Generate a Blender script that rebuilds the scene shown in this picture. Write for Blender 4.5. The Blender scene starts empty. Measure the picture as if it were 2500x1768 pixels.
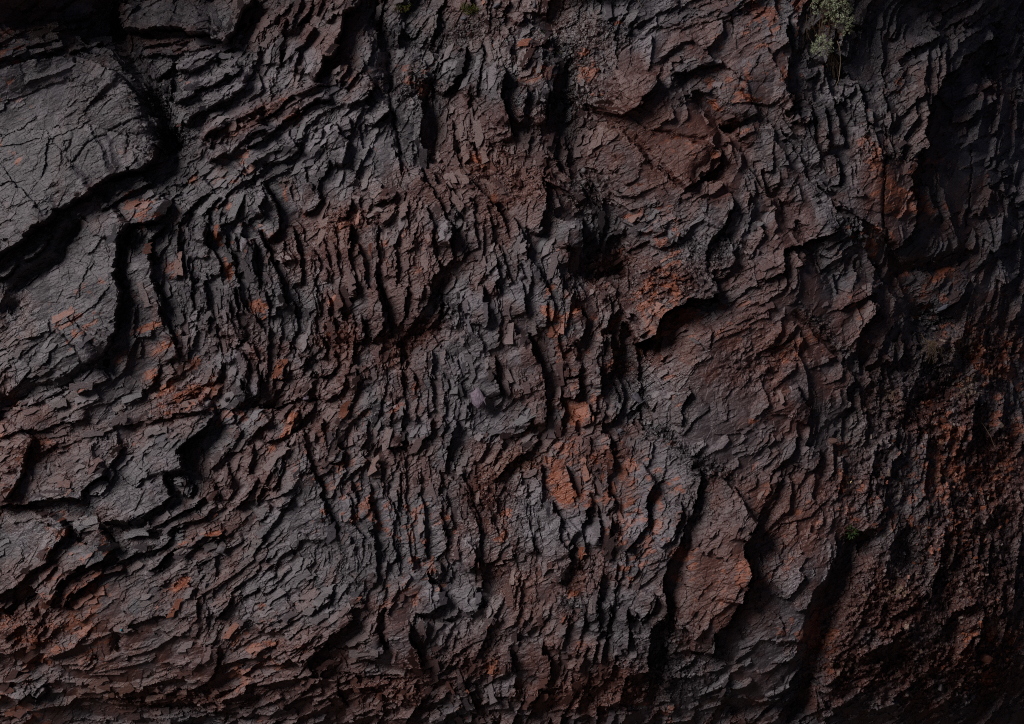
import bpy, bmesh, math, random
import numpy as np
from mathutils import Vector, noise as mnoise

# ------------------------------------------------------------------ camera, sky, sun, exposure
S = 0.004                       # metres per traced unit (the face is about 10 m wide)
CX, CY = 1250.0, 884.0
CAMZ = 5.04                     # the framed part starts 1.5 m above the quarry floor
sc = bpy.context.scene
def W3(x, y, h):                # traced position + relief -> world
    return ((x - CX) * S, -h * S, CAMZ + (CY - y) * S)

cam = bpy.data.cameras.new('camera'); camo = bpy.data.objects.new('camera', cam)
sc.collection.objects.link(camo); sc.camera = camo
camo.location = (0, -20.0, CAMZ); camo.rotation_euler = (math.radians(90), 0, 0)
cam.sensor_width = 36; cam.lens = 36 * 20.0 / 10.0; cam.clip_end = 2000

SUN = Vector((-0.70, -0.50, 0.51)).normalized()       # direction towards the light
elev = math.asin(SUN.z)
w = bpy.data.worlds.new('World'); sc.world = w; w.use_nodes = True
nt = w.node_tree; bg = nt.nodes['Background']
sky = nt.nodes.new('ShaderNodeTexSky'); sky.sky_type = 'NISHITA'; sky.sun_disc = False
sky.sun_elevation = elev; sky.air_density = .4; sky.dust_density = .4; sky.altitude = 2000; sky.sun_rotation = math.atan2(SUN.x, SUN.y)
nt.links.new(sky.outputs[0], bg.inputs[0]); bg.inputs[1].default_value = 0.05
sl = bpy.data.lights.new('sun', 'SUN'); sl.energy = 4.5; sl.angle = math.radians(28); sl.color = (1.0, 0.95, 0.92)
so = bpy.data.objects.new('sun', sl); sc.collection.objects.link(so)
so.rotation_euler = SUN.to_track_quat('Z', 'Y').to_euler()
sc.view_settings.view_transform = 'Standard'; sc.view_settings.look = 'None'
sc.view_settings.exposure = -0.84; sc.view_settings.gamma = 1.0
sc.cycles.use_denoising = False; sc.cycles.filter_width = 1.1; sc.cycles.max_bounces = 4; sc.cycles.diffuse_bounces = 3

# ------------------------------------------------------------------ numeric helpers
F = np.float32
def table(seed):
    return np.random.RandomState(seed).rand(256, 256).astype(F)
_T = {}
def vn(x, y, seed):
    if seed not in _T: _T[seed] = table(seed)
    t = _T[seed]
    xi = np.floor(x); yi = np.floor(y); fx = x - xi; fy = y - yi
    fx = fx * fx * (3 - 2 * fx); fy = fy * fy * (3 - 2 * fy)
    xi = xi.astype(np.int32) & 255; yi = yi.astype(np.int32) & 255
    x1 = (xi + 1) & 255; y1 = (yi + 1) & 255
    a = t[yi, xi]; b = t[yi, x1]; c = t[y1, xi]; d = t[y1, x1]
    return (a + (b - a) * fx) * (1 - fy) + (c + (d - c) * fx) * fy
def fbm(x, y, size, octs, seed, gain=.5):
    r = 0; a = 1; tot = 0; s = 1.0 / size
    for k in range(octs):
        r = r + a * (vn(x * s + 17.3 * k, y * s + 9.1 * k, seed + k) * 2 - 1); tot += a; a *= gain; s *= 2.03
    return (r / tot).astype(F)
def rot(x, y, deg, asp):        # long axis at deg above horizontal (image y runs down)
    a = math.radians(deg); ca, sa = math.cos(a), math.sin(a)
    return (x * ca - y * sa) / asp, x * sa + y * ca
def voro(x, y, size, seed, deg=28, asp=2.5):
    u, v = rot(x, y, deg, asp); u = u / size; v = v / size
    rs = np.random.RandomState(seed); J = rs.rand(5, 256, 256).astype(F)
    ui = np.floor(u); vi = np.floor(v)
    f1 = np.full(x.shape, 9., F); f2 = f1.copy(); cu = np.zeros(x.shape, F); cv = cu.copy()
    ci = np.zeros(x.shape, np.int32)
    for dj in (-1, 0, 1):
        for di in (-1, 0, 1):
            gu = ui + di; gv = vi + dj
            iu = gu.astype(np.int32) & 255; iv = gv.astype(np.int32) & 255
            idx = iv * 256 + iu
            pu = gu + .1 + .8 * J[0].ravel()[idx]; pv = gv + .1 + .8 * J[1].ravel()[idx]
            d = (pu - u) ** 2 + (pv - v) ** 2
            m = d < f1
            f2 = np.where(m, f1, np.minimum(f2, d)); f1 = np.where(m, d, f1)
            cu = np.where(m, pu, cu); cv = np.where(m, pv, cv); ci = np.where(m, idx, ci)
    R = [J[k].ravel()[ci] for k in (2, 3, 4)]
    return np.sqrt(f1), np.sqrt(f2), (u - cu).astype(F), (v - cv).astype(F), R
def sstep(x, a, b):
    t = np.clip((x - a) / (b - a), 0, 1); return t * t * (3 - 2 * t)

# ------------------------------------------------------------------ grid over the rock face (fine where seen, coarse beyond)
STEP = 1.45
def axis(lo, hi, far_lo, far_hi):
    mid = np.arange(lo, hi, STEP)
    a = []; s = STEP; p = lo
    while p > far_lo: s *= 1.12; p -= s; a.append(p)
    b = []; s = STEP; p = mid[-1]
    while p < far_hi: s *= 1.12; p += s; b.append(p)
    return np.array(a[::-1] + list(mid) + b, F)
AX = axis(-60, 2730, -6000, 8500); AY = axis(-60, 1830, -2600, 2250)
NX, NY = len(AX), len(AY)
X, Y = np.meshgrid(AX, AY); X = X.astype(F); Y = Y.astype(F)

# jagged domain warp: cleavage chips shift every edge a little
va = voro(X, Y, 9, 11, 27, 3.0); vb = voro(X, Y, 26, 12, 60, 1.6); vc = voro(X, Y, 4.2, 13, 24, 2.6)
PX = X + 2.3 * (va[4][0] - .5) * 2 + 4.2 * (vb[4][0] - .5) * 2 + 1.3 * (vc[4][0] - .5) * 2 + 5 * fbm(X, Y, 70, 2, 20)
PY = Y + 2.3 * (va[4][1] - .5) * 2 + 4.2 * (vb[4][1] - .5) * 2 + 1.3 * (vc[4][1] - .5) * 2 + 5 * fbm(X, Y, 70, 2, 30)

def window(x0, x1, y0, y1):
    i0, i1 = np.searchsorted(AX, [x0, x1]); j0, j1 = np.searchsorted(AY, [y0, y1])
    return slice(j0, j1), slice(i0, i1)
def resample(pts, step=11, jit=1.6, rnd=random.Random(5)):
    P = [pts[0]] + list(pts) + [pts[-1]]; out = []
    for k in range(1, len(P) - 2):
        p0, p1, p2, p3 = P[k - 1], P[k], P[k + 1], P[k + 2]
        n = max(1, int(math.hypot(p2[0] - p1[0], p2[1] - p1[1]) / step))
        for q in range(n):
            t = q / n
            o = []
            for c in (0, 1):
                a, b, d, e = p0[c], p1[c], p2[c], p3[c]
                cr = .5 * (2 * b + (d - a) * t + (2 * a - 5 * b + 4 * d - e) * t * t + (3 * b - a - 3 * d + e) * t ** 3)
                li = b + (d - b) * t
                o.append(.45 * cr + .55 * li)
            if q: o = [o[0] + rnd.uniform(-jit, jit), o[1] + rnd.uniform(-jit, jit)]
            out.append(tuple(o))
    out.append(tuple(pts[-1])); return out
def polydist(pts, pad):
    xs = [p[0] for p in pts]; ys = [p[1] for p in pts]
    sl_ = window(min(xs) - pad - 14, max(xs) + pad + 14, min(ys) - pad - 14, max(ys) + pad + 14)
    x = PX[sl_]; y = PY[sl_]
    best = np.full(x.shape, 1e9, F); dist = best.copy(); side = np.zeros(x.shape, F); arc = side.copy()
    L = 0.
    for (ax, ay), (bx, by) in zip(pts[:-1], pts[1:]):
        dx, dy = bx - ax, by - ay; ln = math.hypot(dx, dy)
        if ln < 1e-3: continue
        dx /= ln; dy /= ln
        rx = x - ax; ry = y - ay
        t = rx * dx + ry * dy; tc = np.clip(t, 0, ln)
        d = np.sqrt((rx - tc * dx) ** 2 + (ry - tc * dy) ** 2)
        pr = rx * dy - ry * dx                     # > 0 on the dropped side
        key = d - 2e-3 * np.abs(pr)
        m = key < best
        best = np.where(m, key, best); dist = np.where(m, d, dist); side = np.where(m, pr, side)
        arc = np.where(m, L + tc, arc); L += ln
    return sl_, dist, side, arc, L

H = np.zeros(X.shape, F)
def scarp(A, L, G, Wd, pts, k=0):
    p = resample(pts)
    pad = max(L, 3 * Wd, 10)
    s, d, sd, arc, T = polydist(p, pad)
    tp = min(11., T * .2)
    wgt = sstep(arc, 0, tp) * sstep(T - arc, 0, tp)
    v = .72 + .56 * vn(arc / 34 + k * 3.7, arc * 0 + k * 1.3, 71)
    A *= (.45 if A <= 9 else .7 if A <= 10 else 1.35); G *= (.25 if A <= 10 else 1.)
    hi = A * np.clip(1 - d / (1.15 * L), 0, 1)
    lo = -1.3 * G * np.exp(-d / max(Wd, 1e-3)) if G else 0 * d
    H[s] += (np.where(sd <= 0, hi, lo) * wgt * v).astype(F)
def crack(D, Wd, pts):
    p = resample(pts)
    s, d, sd, arc, T = polydist(p, Wd * 3)
    wgt = sstep(arc, 0, min(15, T * .3)) * sstep(T - arc, 0, min(15, T * .3))
    H[s] -= (D * np.exp(-(d / Wd) ** 2) * wgt).astype(F)
def pit(D, Wd, pts):
    if len(pts) == 1:
        (cx, cy) = pts[0]; s = window(cx - 3 * Wd, cx + 3 * Wd, cy - 3 * Wd, cy + 3 * Wd)
        d = np.hypot(PX[s] - cx, PY[s] - cy)
        H[s] -= (D * np.exp(-(d / Wd) ** 2)).astype(F); return
    s, d, sd, arc, T = polydist(resample(pts), Wd * 2.6)
    H[s] -= (D * np.exp(-(d / Wd) ** 2)).astype(F)

# ------------------------------------------------------------------ traced ledges (s), cracks (c) and hollows (p); each block has its own origin and scale
TRACE = '''
@0 0 2.706
s 42 220 16 14|480,378 620,395 700,450 790,500 860,580 920,650 975,700 1000,770 1030,800 1050,880 1052,1000 1045,1060 980,1090 930,1125 870,1120 780,1160 700,1200 640,1250 570,1300 470,1360 400,1395 370,1440 200,1570 0,1700 -300,1900
s 25 60 18 14|-300,600 0,490 80,450 200,410 330,372 490,376
c 8 2.2|1000,790 930,805 850,830 780,870 680,910 600,940 550,990 500,1060 460,1130 420,1200 400,1250
c 6 2|490,920 450,1020 440,1120 400,1240
c 6 2|860,870 865,960 850,1030
s 9 50 3 4|480,500 380,540 230,590 120,650 0,700
s 7 60 2 4|500,920 330,960 150,1030 0,1080
s 7 40 2 3|850,615 740,645 640,662 520,700
s 8 60 2 4|620,820 480,870 300,930 120,960 0,975
s 7 30 2 3|260,780 180,830 60,900 -20,930
s 9 40 3 4|230,1190 120,1200 40,1230 -20,1260
s 6 40 2 3|470,1360 350,1330 200,1350 60,1420
s 45 120 25 14|1670,-40 1600,80 1575,130 1560,200 1530,240 1500,290 1420,270 1370,222 1300,215 1170,190 1040,170 960,177 820,175 760,130 735,90 745,-20
c 10 3|1360,60 1370,130 1375,220 1440,280
c 6 2|1250,0 1330,60 1360,90
s 22 40 8 8|1435,368 1340,430 1240,478 1150,474
s 18 60 6 6|1137,370 1130,440 1110,478 1000,512 935,455
s 12 40 6 6|1143,510 1135,600 1105,662 1050,640
s 22 60 10 8|1590,450 1500,510 1440,560 1330,600 1240,650 1150,690
s 25 45 12 10|1652,520 1600,590 1500,650 1400,700 1300,760 1220,840
s 20 40 10 9|1770,700 1640,770 1560,810 1470,850 1400,900 1350,960
s 15 30 6 6|1500,840 1450,870 1420,930 1390,1000
s 25 60 12 10|1770,850 1680,880 1600,950 1530,1010 1450,1050 1380,1080
s 14 24 6 6|1430,270 1300,265 1180,270 1050,275 900,290
s 14 22 6 6|1480,320 1330,330 1180,345 1000,350 880,350
p 75 26|690,-40 740,200 830,330 900,450 980,560 1040,700 1080,850 1130,950
p 60 55|600,150
p 40 40|120,60
s 15 25 8 8|620,10 530,60 400,130 300,190
s 14 25 8 8|570,95 480,150 400,185
s 15 25 9 8|385,250 250,280 150,330 50,380 -40,410
s 13 22 8 7|420,305 250,340 100,400 -30,455
s 12 22 8 7|640,270 520,312 430,340
s 14 40 6 6|1140,1270 1060,1300 1080,1345
s 16 60 7 6|1420,1258 1350,1300 1280,1350 1210,1440 1190,1500
s 16 40 6 6|1450,1300 1380,1400 1390,1500 1380,1624
s 30 70 14 10|1150,1320 1105,1420 1030,1480 960,1500 890,1492 845,1540 815,1640
s 12 30 5 5|1310,1100 1280,1160 1150,1240
s 14 40 5 5|1640,1100 1600,1160 1540,1220
s 16 70 5 5|1759,1300 1740,1380 1759,1440
s 16 45 6 6|1600,1340 1560,1440 1480,1480 1480,1560
@600 0 2.706
s 18 40 8 7|290,-20 270,60 200,110 180,180
s 20 50 10 8|455,-20 430,60 380,110 340,160 330,220
s 15 30 8 7|130,180 120,260 80,330 75,420
s 20 40 10 8|275,100 250,180 222,260 225,350 210,450
s 14 34 8 7|40,60 20,150 -30,230 -40,330
s 14 34 8 7|60,430 30,500 -30,560
s 18 40 9 7|465,180 440,240 400,300 350,330 333,430 330,500
s 35 70 20 14|745,-20 720,60 640,80 632,200 600,270 592,370 522,380 490,480 440,550
s 12 30 6 6|580,0 570,100 520,150
s 15 35 8 7|700,400 680,480 640,540 610,600
s 18 40 9 8|778,460 740,520 690,570 640,600
s 22 50 10 9|882,540 850,600 790,650 720,690 680,730
s 18 50 8 7|955,680 940,750 880,800 830,850
s 22 30 14 10|560,560 440,600 330,640 240,700 150,760 60,800
s 24 36 14 10|585,655 470,668 400,700 330,780 200,860 100,930 0,1010
s 15 60 8 7|300,855 292,920 343,990 240,1060 100,1100 20,1200
s 12 40 6 6|395,880 360,960 350,1020
s 12 40 6 6|505,850 490,940 440,1000 470,1060
s 22 50 10 8|600,815 640,900 685,945 662,1030 640,1130
s 14 40 6 6|560,1040 555,1120 480,1170
s 10 30 5 5|738,770 730,820 690,870 640,870
c 15 4|960,480 950,620 975,760 990,850 1000,960 1020,1060 1040,1200 1060,1330 1090,1460 1100,1640
p 55 24|840,-40 880,160 950,340 965,560
p 25 22|1080,60 1060,300
s 20 50 8 8|1445,300 1452,400 1422,490 1370,560 1300,640
s 14 40 6 6|1295,330 1280,420 1230,500 1195,570
s 12 24 6 6|1020,140 1010,240 1022,320
s 10 22 6 6|885,180 880,260 830,270
s 14 30 6 6|1235,30 1190,70 1120,150 1060,220
s 12 30 6 6|1230,170 1190,260 1130,330
s 22 80 8 7|1705,440 1692,560 1685,640 1730,740 1755,830
c 10 3|1600,470 1600,560 1640,690
s 12 30 6 6|1163,660 1150,780 1130,850
s 8 80 2 4|955,900 980,1000 1000,1120 1010,1260
s 12 30 6 6|1215,1000 1212,1062 1140,1062
p 22 24|1230,560 1180,700 1200,900 1250,1000
s 24 60 10 8|1160,1100 1170,1200 1210,1230 1250,1290 1300,1400 1352,1470 1358,1640
s 22 80 9 8|130,1195 170,1290 222,1400 225,1500 150,1600
s 15 60 7 7|450,1195 452,1260 490,1320 440,1390 380,1420
s 10 30 5 5|290,1200 320,1300 360,1400
s 12 40 6 6|692,1320 690,1400 640,1470
s 15 60 8 7|1002,1250 990,1310 900,1332 840,1370
s 12 50 6 6|1022,1360 980,1430 930,1480 900,1512
s 10 30 5 5|330,1440 390,1500 400,1624
c 10 3|868,1460 862,1624
s 14 90 5 5|1430,1110 1500,1200 1600,1300 1680,1420 1740,1500 1720,1580
s 10 30 5 5|760,1300 740,1340 780,1400
s 10 30 6 6|1100,480 1090,560 1110,640
@1200 0 2.706
s 18 50 8 7|78,430 82,500 50,580 80,680 120,800 142,920
s 15 50 7 6|222,560 217,680 212,800 190,835
s 9 26 4 4|163,530 158,620 160,720
s 22 90 10 8|442,400 430,470 392,600 377,720 347,835
p 16 42|480,480 500,640 470,760
s 15 60 7 6|218,60 212,130 170,180
s 12 30 6 6|255,370 240,430 195,470
s 12 30 5 5|390,230 330,300 260,330
s 26 110 12 9|1093,488 1080,570 1040,620 990,660 980,710 900,760 850,775 750,740 600,690
s 9 60 4 4|1252,250 1240,300 1180,340 1120,370 1070,412 980,380
s 14 60 7 7|1500,378 1512,430 1440,440 1350,450 1250,490 1160,502
c 7 3|1020,220 930,290 850,340 780,390
s 10 40 5 5|1485,220 1460,262 1415,290
c 9 3|1600,-10 1570,90 1600,200 1622,260
c 7 3|1280,0 1285,120 1260,200
s 10 30 4 4|1759,690 1700,620 1680,550 1620,490 1550,430
c 8 4|600,690 700,760 790,812 900,850
c 9 5|860,800 1000,850 1150,880 1280,910 1440,930
c 14 6|880,850 960,940 1060,1060 1150,1150 1265,1255
s 20 110 14 12|1780,735 1640,800 1500,822
s 22 100 10 9|1532,985 1510,1060 1470,1110 1350,1190 1262,1262
s 7 40 2 4|1500,870 1440,950 1360,1010 1290,1040
s 20 60 8 6|605,1345 520,1290 440,1240 335,1168
s 12 40 6 5|407,880 412,960 405,1062
s 9 30 4 4|542,960 536,1050 480,1065
s 24 50 12 9|352,1180 345,1300 342,1400 322,1520 290,1562
s 20 90 10 8|603,1430 592,1520 602,1640
s 18 80 9 8|1562,1260 1580,1350 1560,1420 1500,1540
c 9 3|1432,1300 1430,1430
p 34 26|1480,1100 1400,1160
p 20 14|1540,840 1680,800
s 10 60 5 5|1320,1180 1270,1260 1222,1340 1222,1420 1245,1500
s 9 40 4 4|1000,1160 900,1220 820,1260
s 9 50 4 4|720,860 700,960 700,1060
s 8 30 4 4|860,870 800,930 730,980
s 9 26 5 5|230,1260 225,1340 170,1400
s 8 24 4 4|560,1200 600,1260 590,1320
p 14 20|640,1150 760,1330 830,1450
@1800 0 2.707
s 18 150 12 9|325,80 328,240 360,290 345,520 340,580 385,610 385,680 350,742
c 10 4|480,30 478,260 430,350
s 12 40 6 6|556,408 550,470 475,525
s 11 60 6 6|500,640 502,780 460,820 360,800
c 12 7|0,570 140,680 250,790 340,900 420,1000 480,1130 560,1220 640,1300 740,1420 790,1490
c 9 5|470,560 490,650 520,740 540,820
s 15 60 8 7|620,580 660,650 700,760 722,860 742,960
s 13 50 8 6|830,490 870,620 890,750 907,900
c 9 4|1022,380 1040,560 1055,680 1032,800 1032,980 1012,1150 1000,1400 1035,1610
s 10 90 4 5|1030,700 1030,980 1010,1200 1000,1400 1030,1600
s 10 40 5 5|952,490 940,540 900,582
s 12 40 6 6|728,598 720,650 680,684
s 12 60 5 5|820,500 800,560 730,620
s 32 170 16 14|1950,80 1640,285 1580,370 1470,440 1440,500 1400,570 1352,640 1332,740 1342,880 1322,960 1270,1010 1265,1070 1210,1130 1222,1190 1180,1240 1252,1262 1250,1340 1240,1450 1220,1500 1160,1560 1110,1640
s 15 60 7 7|1340,1170 1380,1290 1460,1400
s 15 60 8 7|690,1000 692,1200 620,1222
c 9 4|822,1020 815,1200 830,1300
s 12 60 5 6|1930,420 1700,545 1600,585 1500,640
s 12 60 5 6|1930,560 1780,640 1650,720 1540,760
p 40 50|1860,270
p 40 34|1880,30
c 8 3|1720,860 1710,1080 1680,1300 1672,1640
s 10 40 4 4|1930,770 1700,860 1560,905 1450,985
s 10 40 4 4|1930,930 1760,1010 1600,1080
s 9 40 4 4|1700,1290 1620,1350 1500,1400
s 10 50 5 5|1240,330 1160,460 1080,600
s 10 60 6 6|1350,560 1240,610 1120,660
s 8 40 4 4|300,600 240,690 180,720
s 8 30 4 4|250,250 170,330 70,520
p 24 20|640,300 700,480
p 20 30|560,240
s 12 60 6 6|840,150 800,260 780,360
@0 550 2.706
s 36 140 18 10|880,-10 830,50 797,110 782,220 762,350 802,400 818,480 790,560 777,620 770,700 740,780 690,850 620,885 560,925
s 25 66 14 9|1110,5 1060,40 1030,80 1000,160 1022,260 1012,370 1040,400 1062,470 1080,560 1082,620 1112,680 1142,740 1162,810 1192,890
s 16 40 9 6|1202,0 1190,100 1182,200 1202,300 1205,380
s 10 25 6 5|1262,40 1252,150 1252,185 1270,300 1282,420
s 20 50 9 7|1392,0 1396,60 1370,120 1440,190 1470,260 1472,350
s 18 40 12 6|1480,-10 1500,100 1540,220 1570,320 1582,400 1612,490 1640,600
s 14 40 8 6|1350,350 1362,400 1380,470 1368,570
s 12 36 6 6|1392,570 1400,640 1380,705
s 14 34 7 6|1680,100 1702,200 1690,300 1742,400 1720,470
s 12 36 6 6|1560,400 1572,500 1600,620 1642,760
s 18 50 9 7|1620,830 1650,900 1632,1000 1680,1150
s 20 60 9 7|1550,980 1600,1060 1642,1110 1602,1180 1500,1228
s 20 40 9 7|1690,780 1722,870 1702,940 1732,1030 1722,1110 1680,1152
s 11 30 6 5|1062,920 1052,960 1000,1040 935,1030
s 12 30 6 5|1230,710 1180,740 1160,790
s 14 40 6 5|1280,790 1240,850 1180,900
s 14 40 7 6|1450,890 1452,980 1400,1060
s 35 100 18 12|1425,1248 1380,1300 1300,1370 1220,1440 1190,1480 1212,1560 1222,1640
s 15 80 8 8|815,1440 800,1500 750,1560 700,1640
p 34 18|700,900 560,960 400,1060 200,1120 40,1200
s 22 80 10 8|252,1390 200,1480 172,1540 165,1640
s 12 40 6 6|245,930 190,980 130,1060
s 9 60 4 4|760,400 640,520 520,600 400,690 300,760
s 7 50 3 3|640,230 580,330 520,480 400,470
s 15 40 9 8|340,60 310,140 240,212 165,232
s 14 40 8 7|150,240 80,312 -20,380
p 30 15|520,10 420,120 390,230 240,320 110,420
p 34 30|90,550
s 12 30 6 6|480,1060 330,1120 240,1180 100,1210
s 12 50 5 6|600,1270 440,1300 300,1330 140,1350 -20,1420
s 10 40 4 5|1120,1000 980,1060 860,1110 700,1190 560,1230
p 22 30|1100,1330 950,1380
s 14 60 8 8|1400,1215 1200,1240 1000,1290 800,1330
s 10 24 5 5|1300,910 1220,960 1100,1030
s 10 24 5 5|1480,990 1380,1070 1240,1120 1100,1180
s 10 24 5 5|1330,1080 1200,1160 1060,1200
s 14 50 7 6|1620,1340 1560,1440 1500,1540
s 16 40 7 6|1700,1450 1680,1560 1640,1640
@600 550 2.706
s 12 30 6 5|-5,60 60,160 72,260 112,380
s 18 60 9 7|72,50 140,150 200,260 242,370 262,540
s 12 30 6 5|252,100 270,180 332,245
s 15 40 8 6|312,0 322,100 350,200 372,330 380,420
s 12 40 6 6|422,150 470,200 482,290 450,380
s 10 40 5 5|282,390 350,460 392,540
s 12 50 6 6|492,440 500,520 512,600
s 16 80 9 6|872,0 866,130 872,260 886,400 912,520 932,640 962,740
s 10 30 5 5|962,180 972,300
s 10 40 5 5|1082,170 1076,250 1060,300
s 18 60 9 7|1362,0 1372,120 1366,240 1288,292
c 10 3|1120,20 1150,140 1180,230
s 8 30 4 4|1200,90 1240,230 1290,300
s 14 40 7 6|1222,380 1232,450 1190,520 1150,570
s 12 50 6 6|1062,400 1050,480 1032,640 1000,690
s 16 80 7 6|884,410 902,560 922,640 880,720 830,772
s 16 60 8 7|782,590 782,700 760,790
s 15 40 7 6|1302,450 1290,560 1250,620 1200,700
s 12 30 6 5|1170,560 1110,640 1060,720
s 14 50 7 6|1392,520 1412,640 1400,700
s 22 60 10 7|1572,385 1562,470 1592,600 1562,680 1535,692
s 10 24 5 5|1745,300 1660,400 1600,470
s 10 24 5 5|1700,240 1600,300 1540,380
s 12 40 6 5|1460,690 1552,780 1562,860
s 13 50 6 5|1182,830 1200,960 1242,1080 1247,1140
c 9 3|1270,850 1260,980
c 9 3|1410,700 1410,930
s 15 60 7 6|1640,870 1662,1000 1692,1140
s 14 40 7 6|312,740 322,860 290,960 250,1002
s 14 30 8 6|442,820 400,920 360,965
s 10 30 5 5|392,720 422,800 370,890
s 12 40 6 5|492,690 532,800 500,892
s 15 60 8 6|582,800 602,890 570,970 480,1002
s 15 70 8 7|662,980 652,1060 600,1120 510,1182
s 18 50 9 8|742,920 742,1030 690,1100
s 12 36 6 6|242,900 242,1000 190,1022
s 15 40 8 6|112,960 102,1060 102,1140 50,1152
s 12 40 6 6|212,1080 180,1130 120,1172
p 26 12|-20,1180 150,1190 300,1190 440,1150
p 20 10|480,1180 600,1220
s 18 35 10 8|345,1208 310,1320 230,1400 130,1442
s 18 40 10 8|172,1270 100,1340 20,1402
s 18 40 10 8|462,1180 390,1260 350,1340
s 18 60 10 8|382,1350 402,1430 412,1520 442,1640
s 18 80 9 8|702,1180 640,1280 600,1360 592,1440 652,1480 640,1530 560,1570 480,1602
s 15 50 8 7|812,1270 812,1400 770,1472
s 20 80 10 8|1022,1200 1027,1320 1020,1440 920,1482
s 16 80 8 7|1242,1270 1220,1360 1180,1410 1130,1460 1080,1482
s 10 40 5 5|1642,1290 1610,1380 1560,1440
s 9 30 5 5|985,910 920,990 875,1045
s 9 36 5 5|975,1020 985,1100 960,1140
s 9 30 5 5|1010,990 1020,1080
p 24 14|1300,560 1290,700
p 16 20|700,640 640,760
s 10 40 5 5|860,1600 900,1500
@1200 550 2.706
s 15 60 8 6|187,375 212,440 222,540 232,590
s 12 40 6 6|412,470 412,560 400,650
s 18 60 9 7|590,530 622,620 612,690 582,770 530,820
s 22 90 12 8|232,690 270,790 302,900 332,1000 362,1160 362,1330
s 17 45 10 7|442,1120 470,1200 482,1330 502,1362
s 11 50 6 5|612,890 572,990 500,1022 400,1010
s 18 50 9 7|782,700 802,880 802,985
s 11 30 6 5|722,930 722,1080
s 17 60 9 7|662,1160 662,1290 610,1332
s 18 40 10 7|582,1000 592,1080 552,1150 475,1142
s 42 120 42 30|1500,440 1400,478 1290,492 1200,540 1130,590 1100,660 1070,720 950,785
p 42 28|640,160 580,290 700,330 830,290
s 11 60 6 6|1242,30 1232,80 1170,132
s 14 80 7 6|1292,1060 1302,1130 1250,1230 1242,1330
s 9 40 5 5|1562,1150 1552,1300
s 14 50 7 6|-5,960 40,1050 66,1150
s 11 26 6 5|855,1160 842,1240 790,1290 735,1280
p 30 16|1530,100
p 20 34|850,700 840,950
s 12 50 6 6|990,1130 970,1200 920,1230
s 10 50 5 5|1480,690 1440,740 1420,830
s 10 40 5 5|440,300 470,420 560,470
s 9 60 5 5|280,1210 260,1290 330,1360
s 10 60 5 5|1440,1180 1340,1280 1260,1400
s 9 60 4 5|1700,1010 1600,1080 1540,1160
s 9 50 4 5|1759,1340 1600,1360 1450,1370
s 10 20 6 5|900,1460 800,1500 700,1520 560,1540
s 10 20 6 5|860,1400 720,1450 600,1480 480,1530
s 10 20 6 5|780,1540 660,1580 540,1620
s 14 50 7 6|280,1290 200,1360 60,1400
s 8 30 4 4|1360,320 1200,370 1050,420 940,450
s 8 30 4 4|1290,470 1150,490 1050,520
p 18 10|150,1270 260,1300
@1800 550 2.707
s 20 70 14 12|705,5 600,60 480,100 312,150 312,300 240,320 155,352
s 10 30 5 5|395,430 382,500 355,545
s 16 60 10 8|900,200 960,280 1032,400
s 13 40 9 7|985,440 900,460 800,500 695,542
s 20 80 12 9|995,520 930,590 882,650 842,720 836,830
c 12 8|370,560 480,650 600,760 725,855
p 30 18|1075,170 1150,260 1300,262 1500,212 1650,165
s 14 90 6 6|400,1050 430,1130 502,1190 490,1260 440,1335
s 18 80 12 9|825,1010 762,1080 762,1170 792,1225
c 10 4|390,1400 390,1560
s 14 80 8 8|562,1480 540,1560 495,1640
p 38 40|1440,960 1500,1100 1340,1140
p 20 16|870,870 920,960
s 13 40 7 6|1692,320 1600,480 1425,572
p 30 34|1350,600 1470,640
s 12 60 7 6|1185,760 1165,950
s 12 40 6 6|1200,1150 1150,1300
p 24 30|1650,860
p 20 30|1780,1280 1800,1420
s 10 60 5 5|480,200 460,270 380,300
s 10 40 6 5|460,240 400,290 330,310
s 10 60 6 6|700,840 640,900 480,960
s 12 50 6 6|1130,620 1040,720 980,830
@0 1150 2.628
s 26 100 16 12|705,20 600,70 545,110 540,175 440,160 300,190 180,210 60,207 -40,210
s 22 60 12 9|172,0 120,100 60,172
s 16 50 8 6|1200,20 1217,80 1232,120 1190,172
s 24 110 14 9|1050,20 1082,90 1112,170 1050,212 960,262 880,312 780,312 650,322
s 17 25 9 7|1312,160 1250,240 1150,290 1050,340 950,372
s 15 20 9 7|1392,220 1330,280 1200,340 1080,382 850,392
s 26 140 16 12|452,330 412,430 340,502 302,590 200,642 120,732 20,792 -50,820
s 26 90 16 11|640,370 702,412 742,480 690,552 600,582 520,612 450,652 402,702 372,772 320,852
s 18 50 10 8|1122,400 1080,462 1000,502 900,522 820,562 755,582
s 20 25 12 9|832,620 700,662 600,702 500,762 442,822 422,882
s 16 25 9 7|1462,370 1400,422 1300,432 1240,472 1140,492 1080,532 1020,602 950,642
s 10 24 6 5|1495,440 1380,472 1260,502
s 11 80 6 6|1152,870 1090,912 1000,932 900,972 820,992
s 10 50 5 5|1262,690 1230,790 1190,812
s 12 60 6 6|1252,720 1260,850 1280,920
s 14 110 8 7|1402,1120 1397,1200 1382,1300 1300,1392 1180,1442
p 16 9|590,1200
p 22 11|755,1080 740,1150
s 12 30 6 6|305,1000 242,1060 208,1120
s 14 60 8 7|275,1420 232,1480 180,1522
p 24 20|200,1240 250,1270
s 15 40 9 6|1492,0 1492,100 1462,200
s 11 30 7 5|1372,60 1392,180
s 17 30 10 7|1662,40 1620,112 1560,182 1510,242
p 24 18|260,720 180,800 60,900
s 12 30 7 7|100,830 0,892 -40,910
s 14 60 8 8|1500,800 1440,880 1380,950
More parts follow.
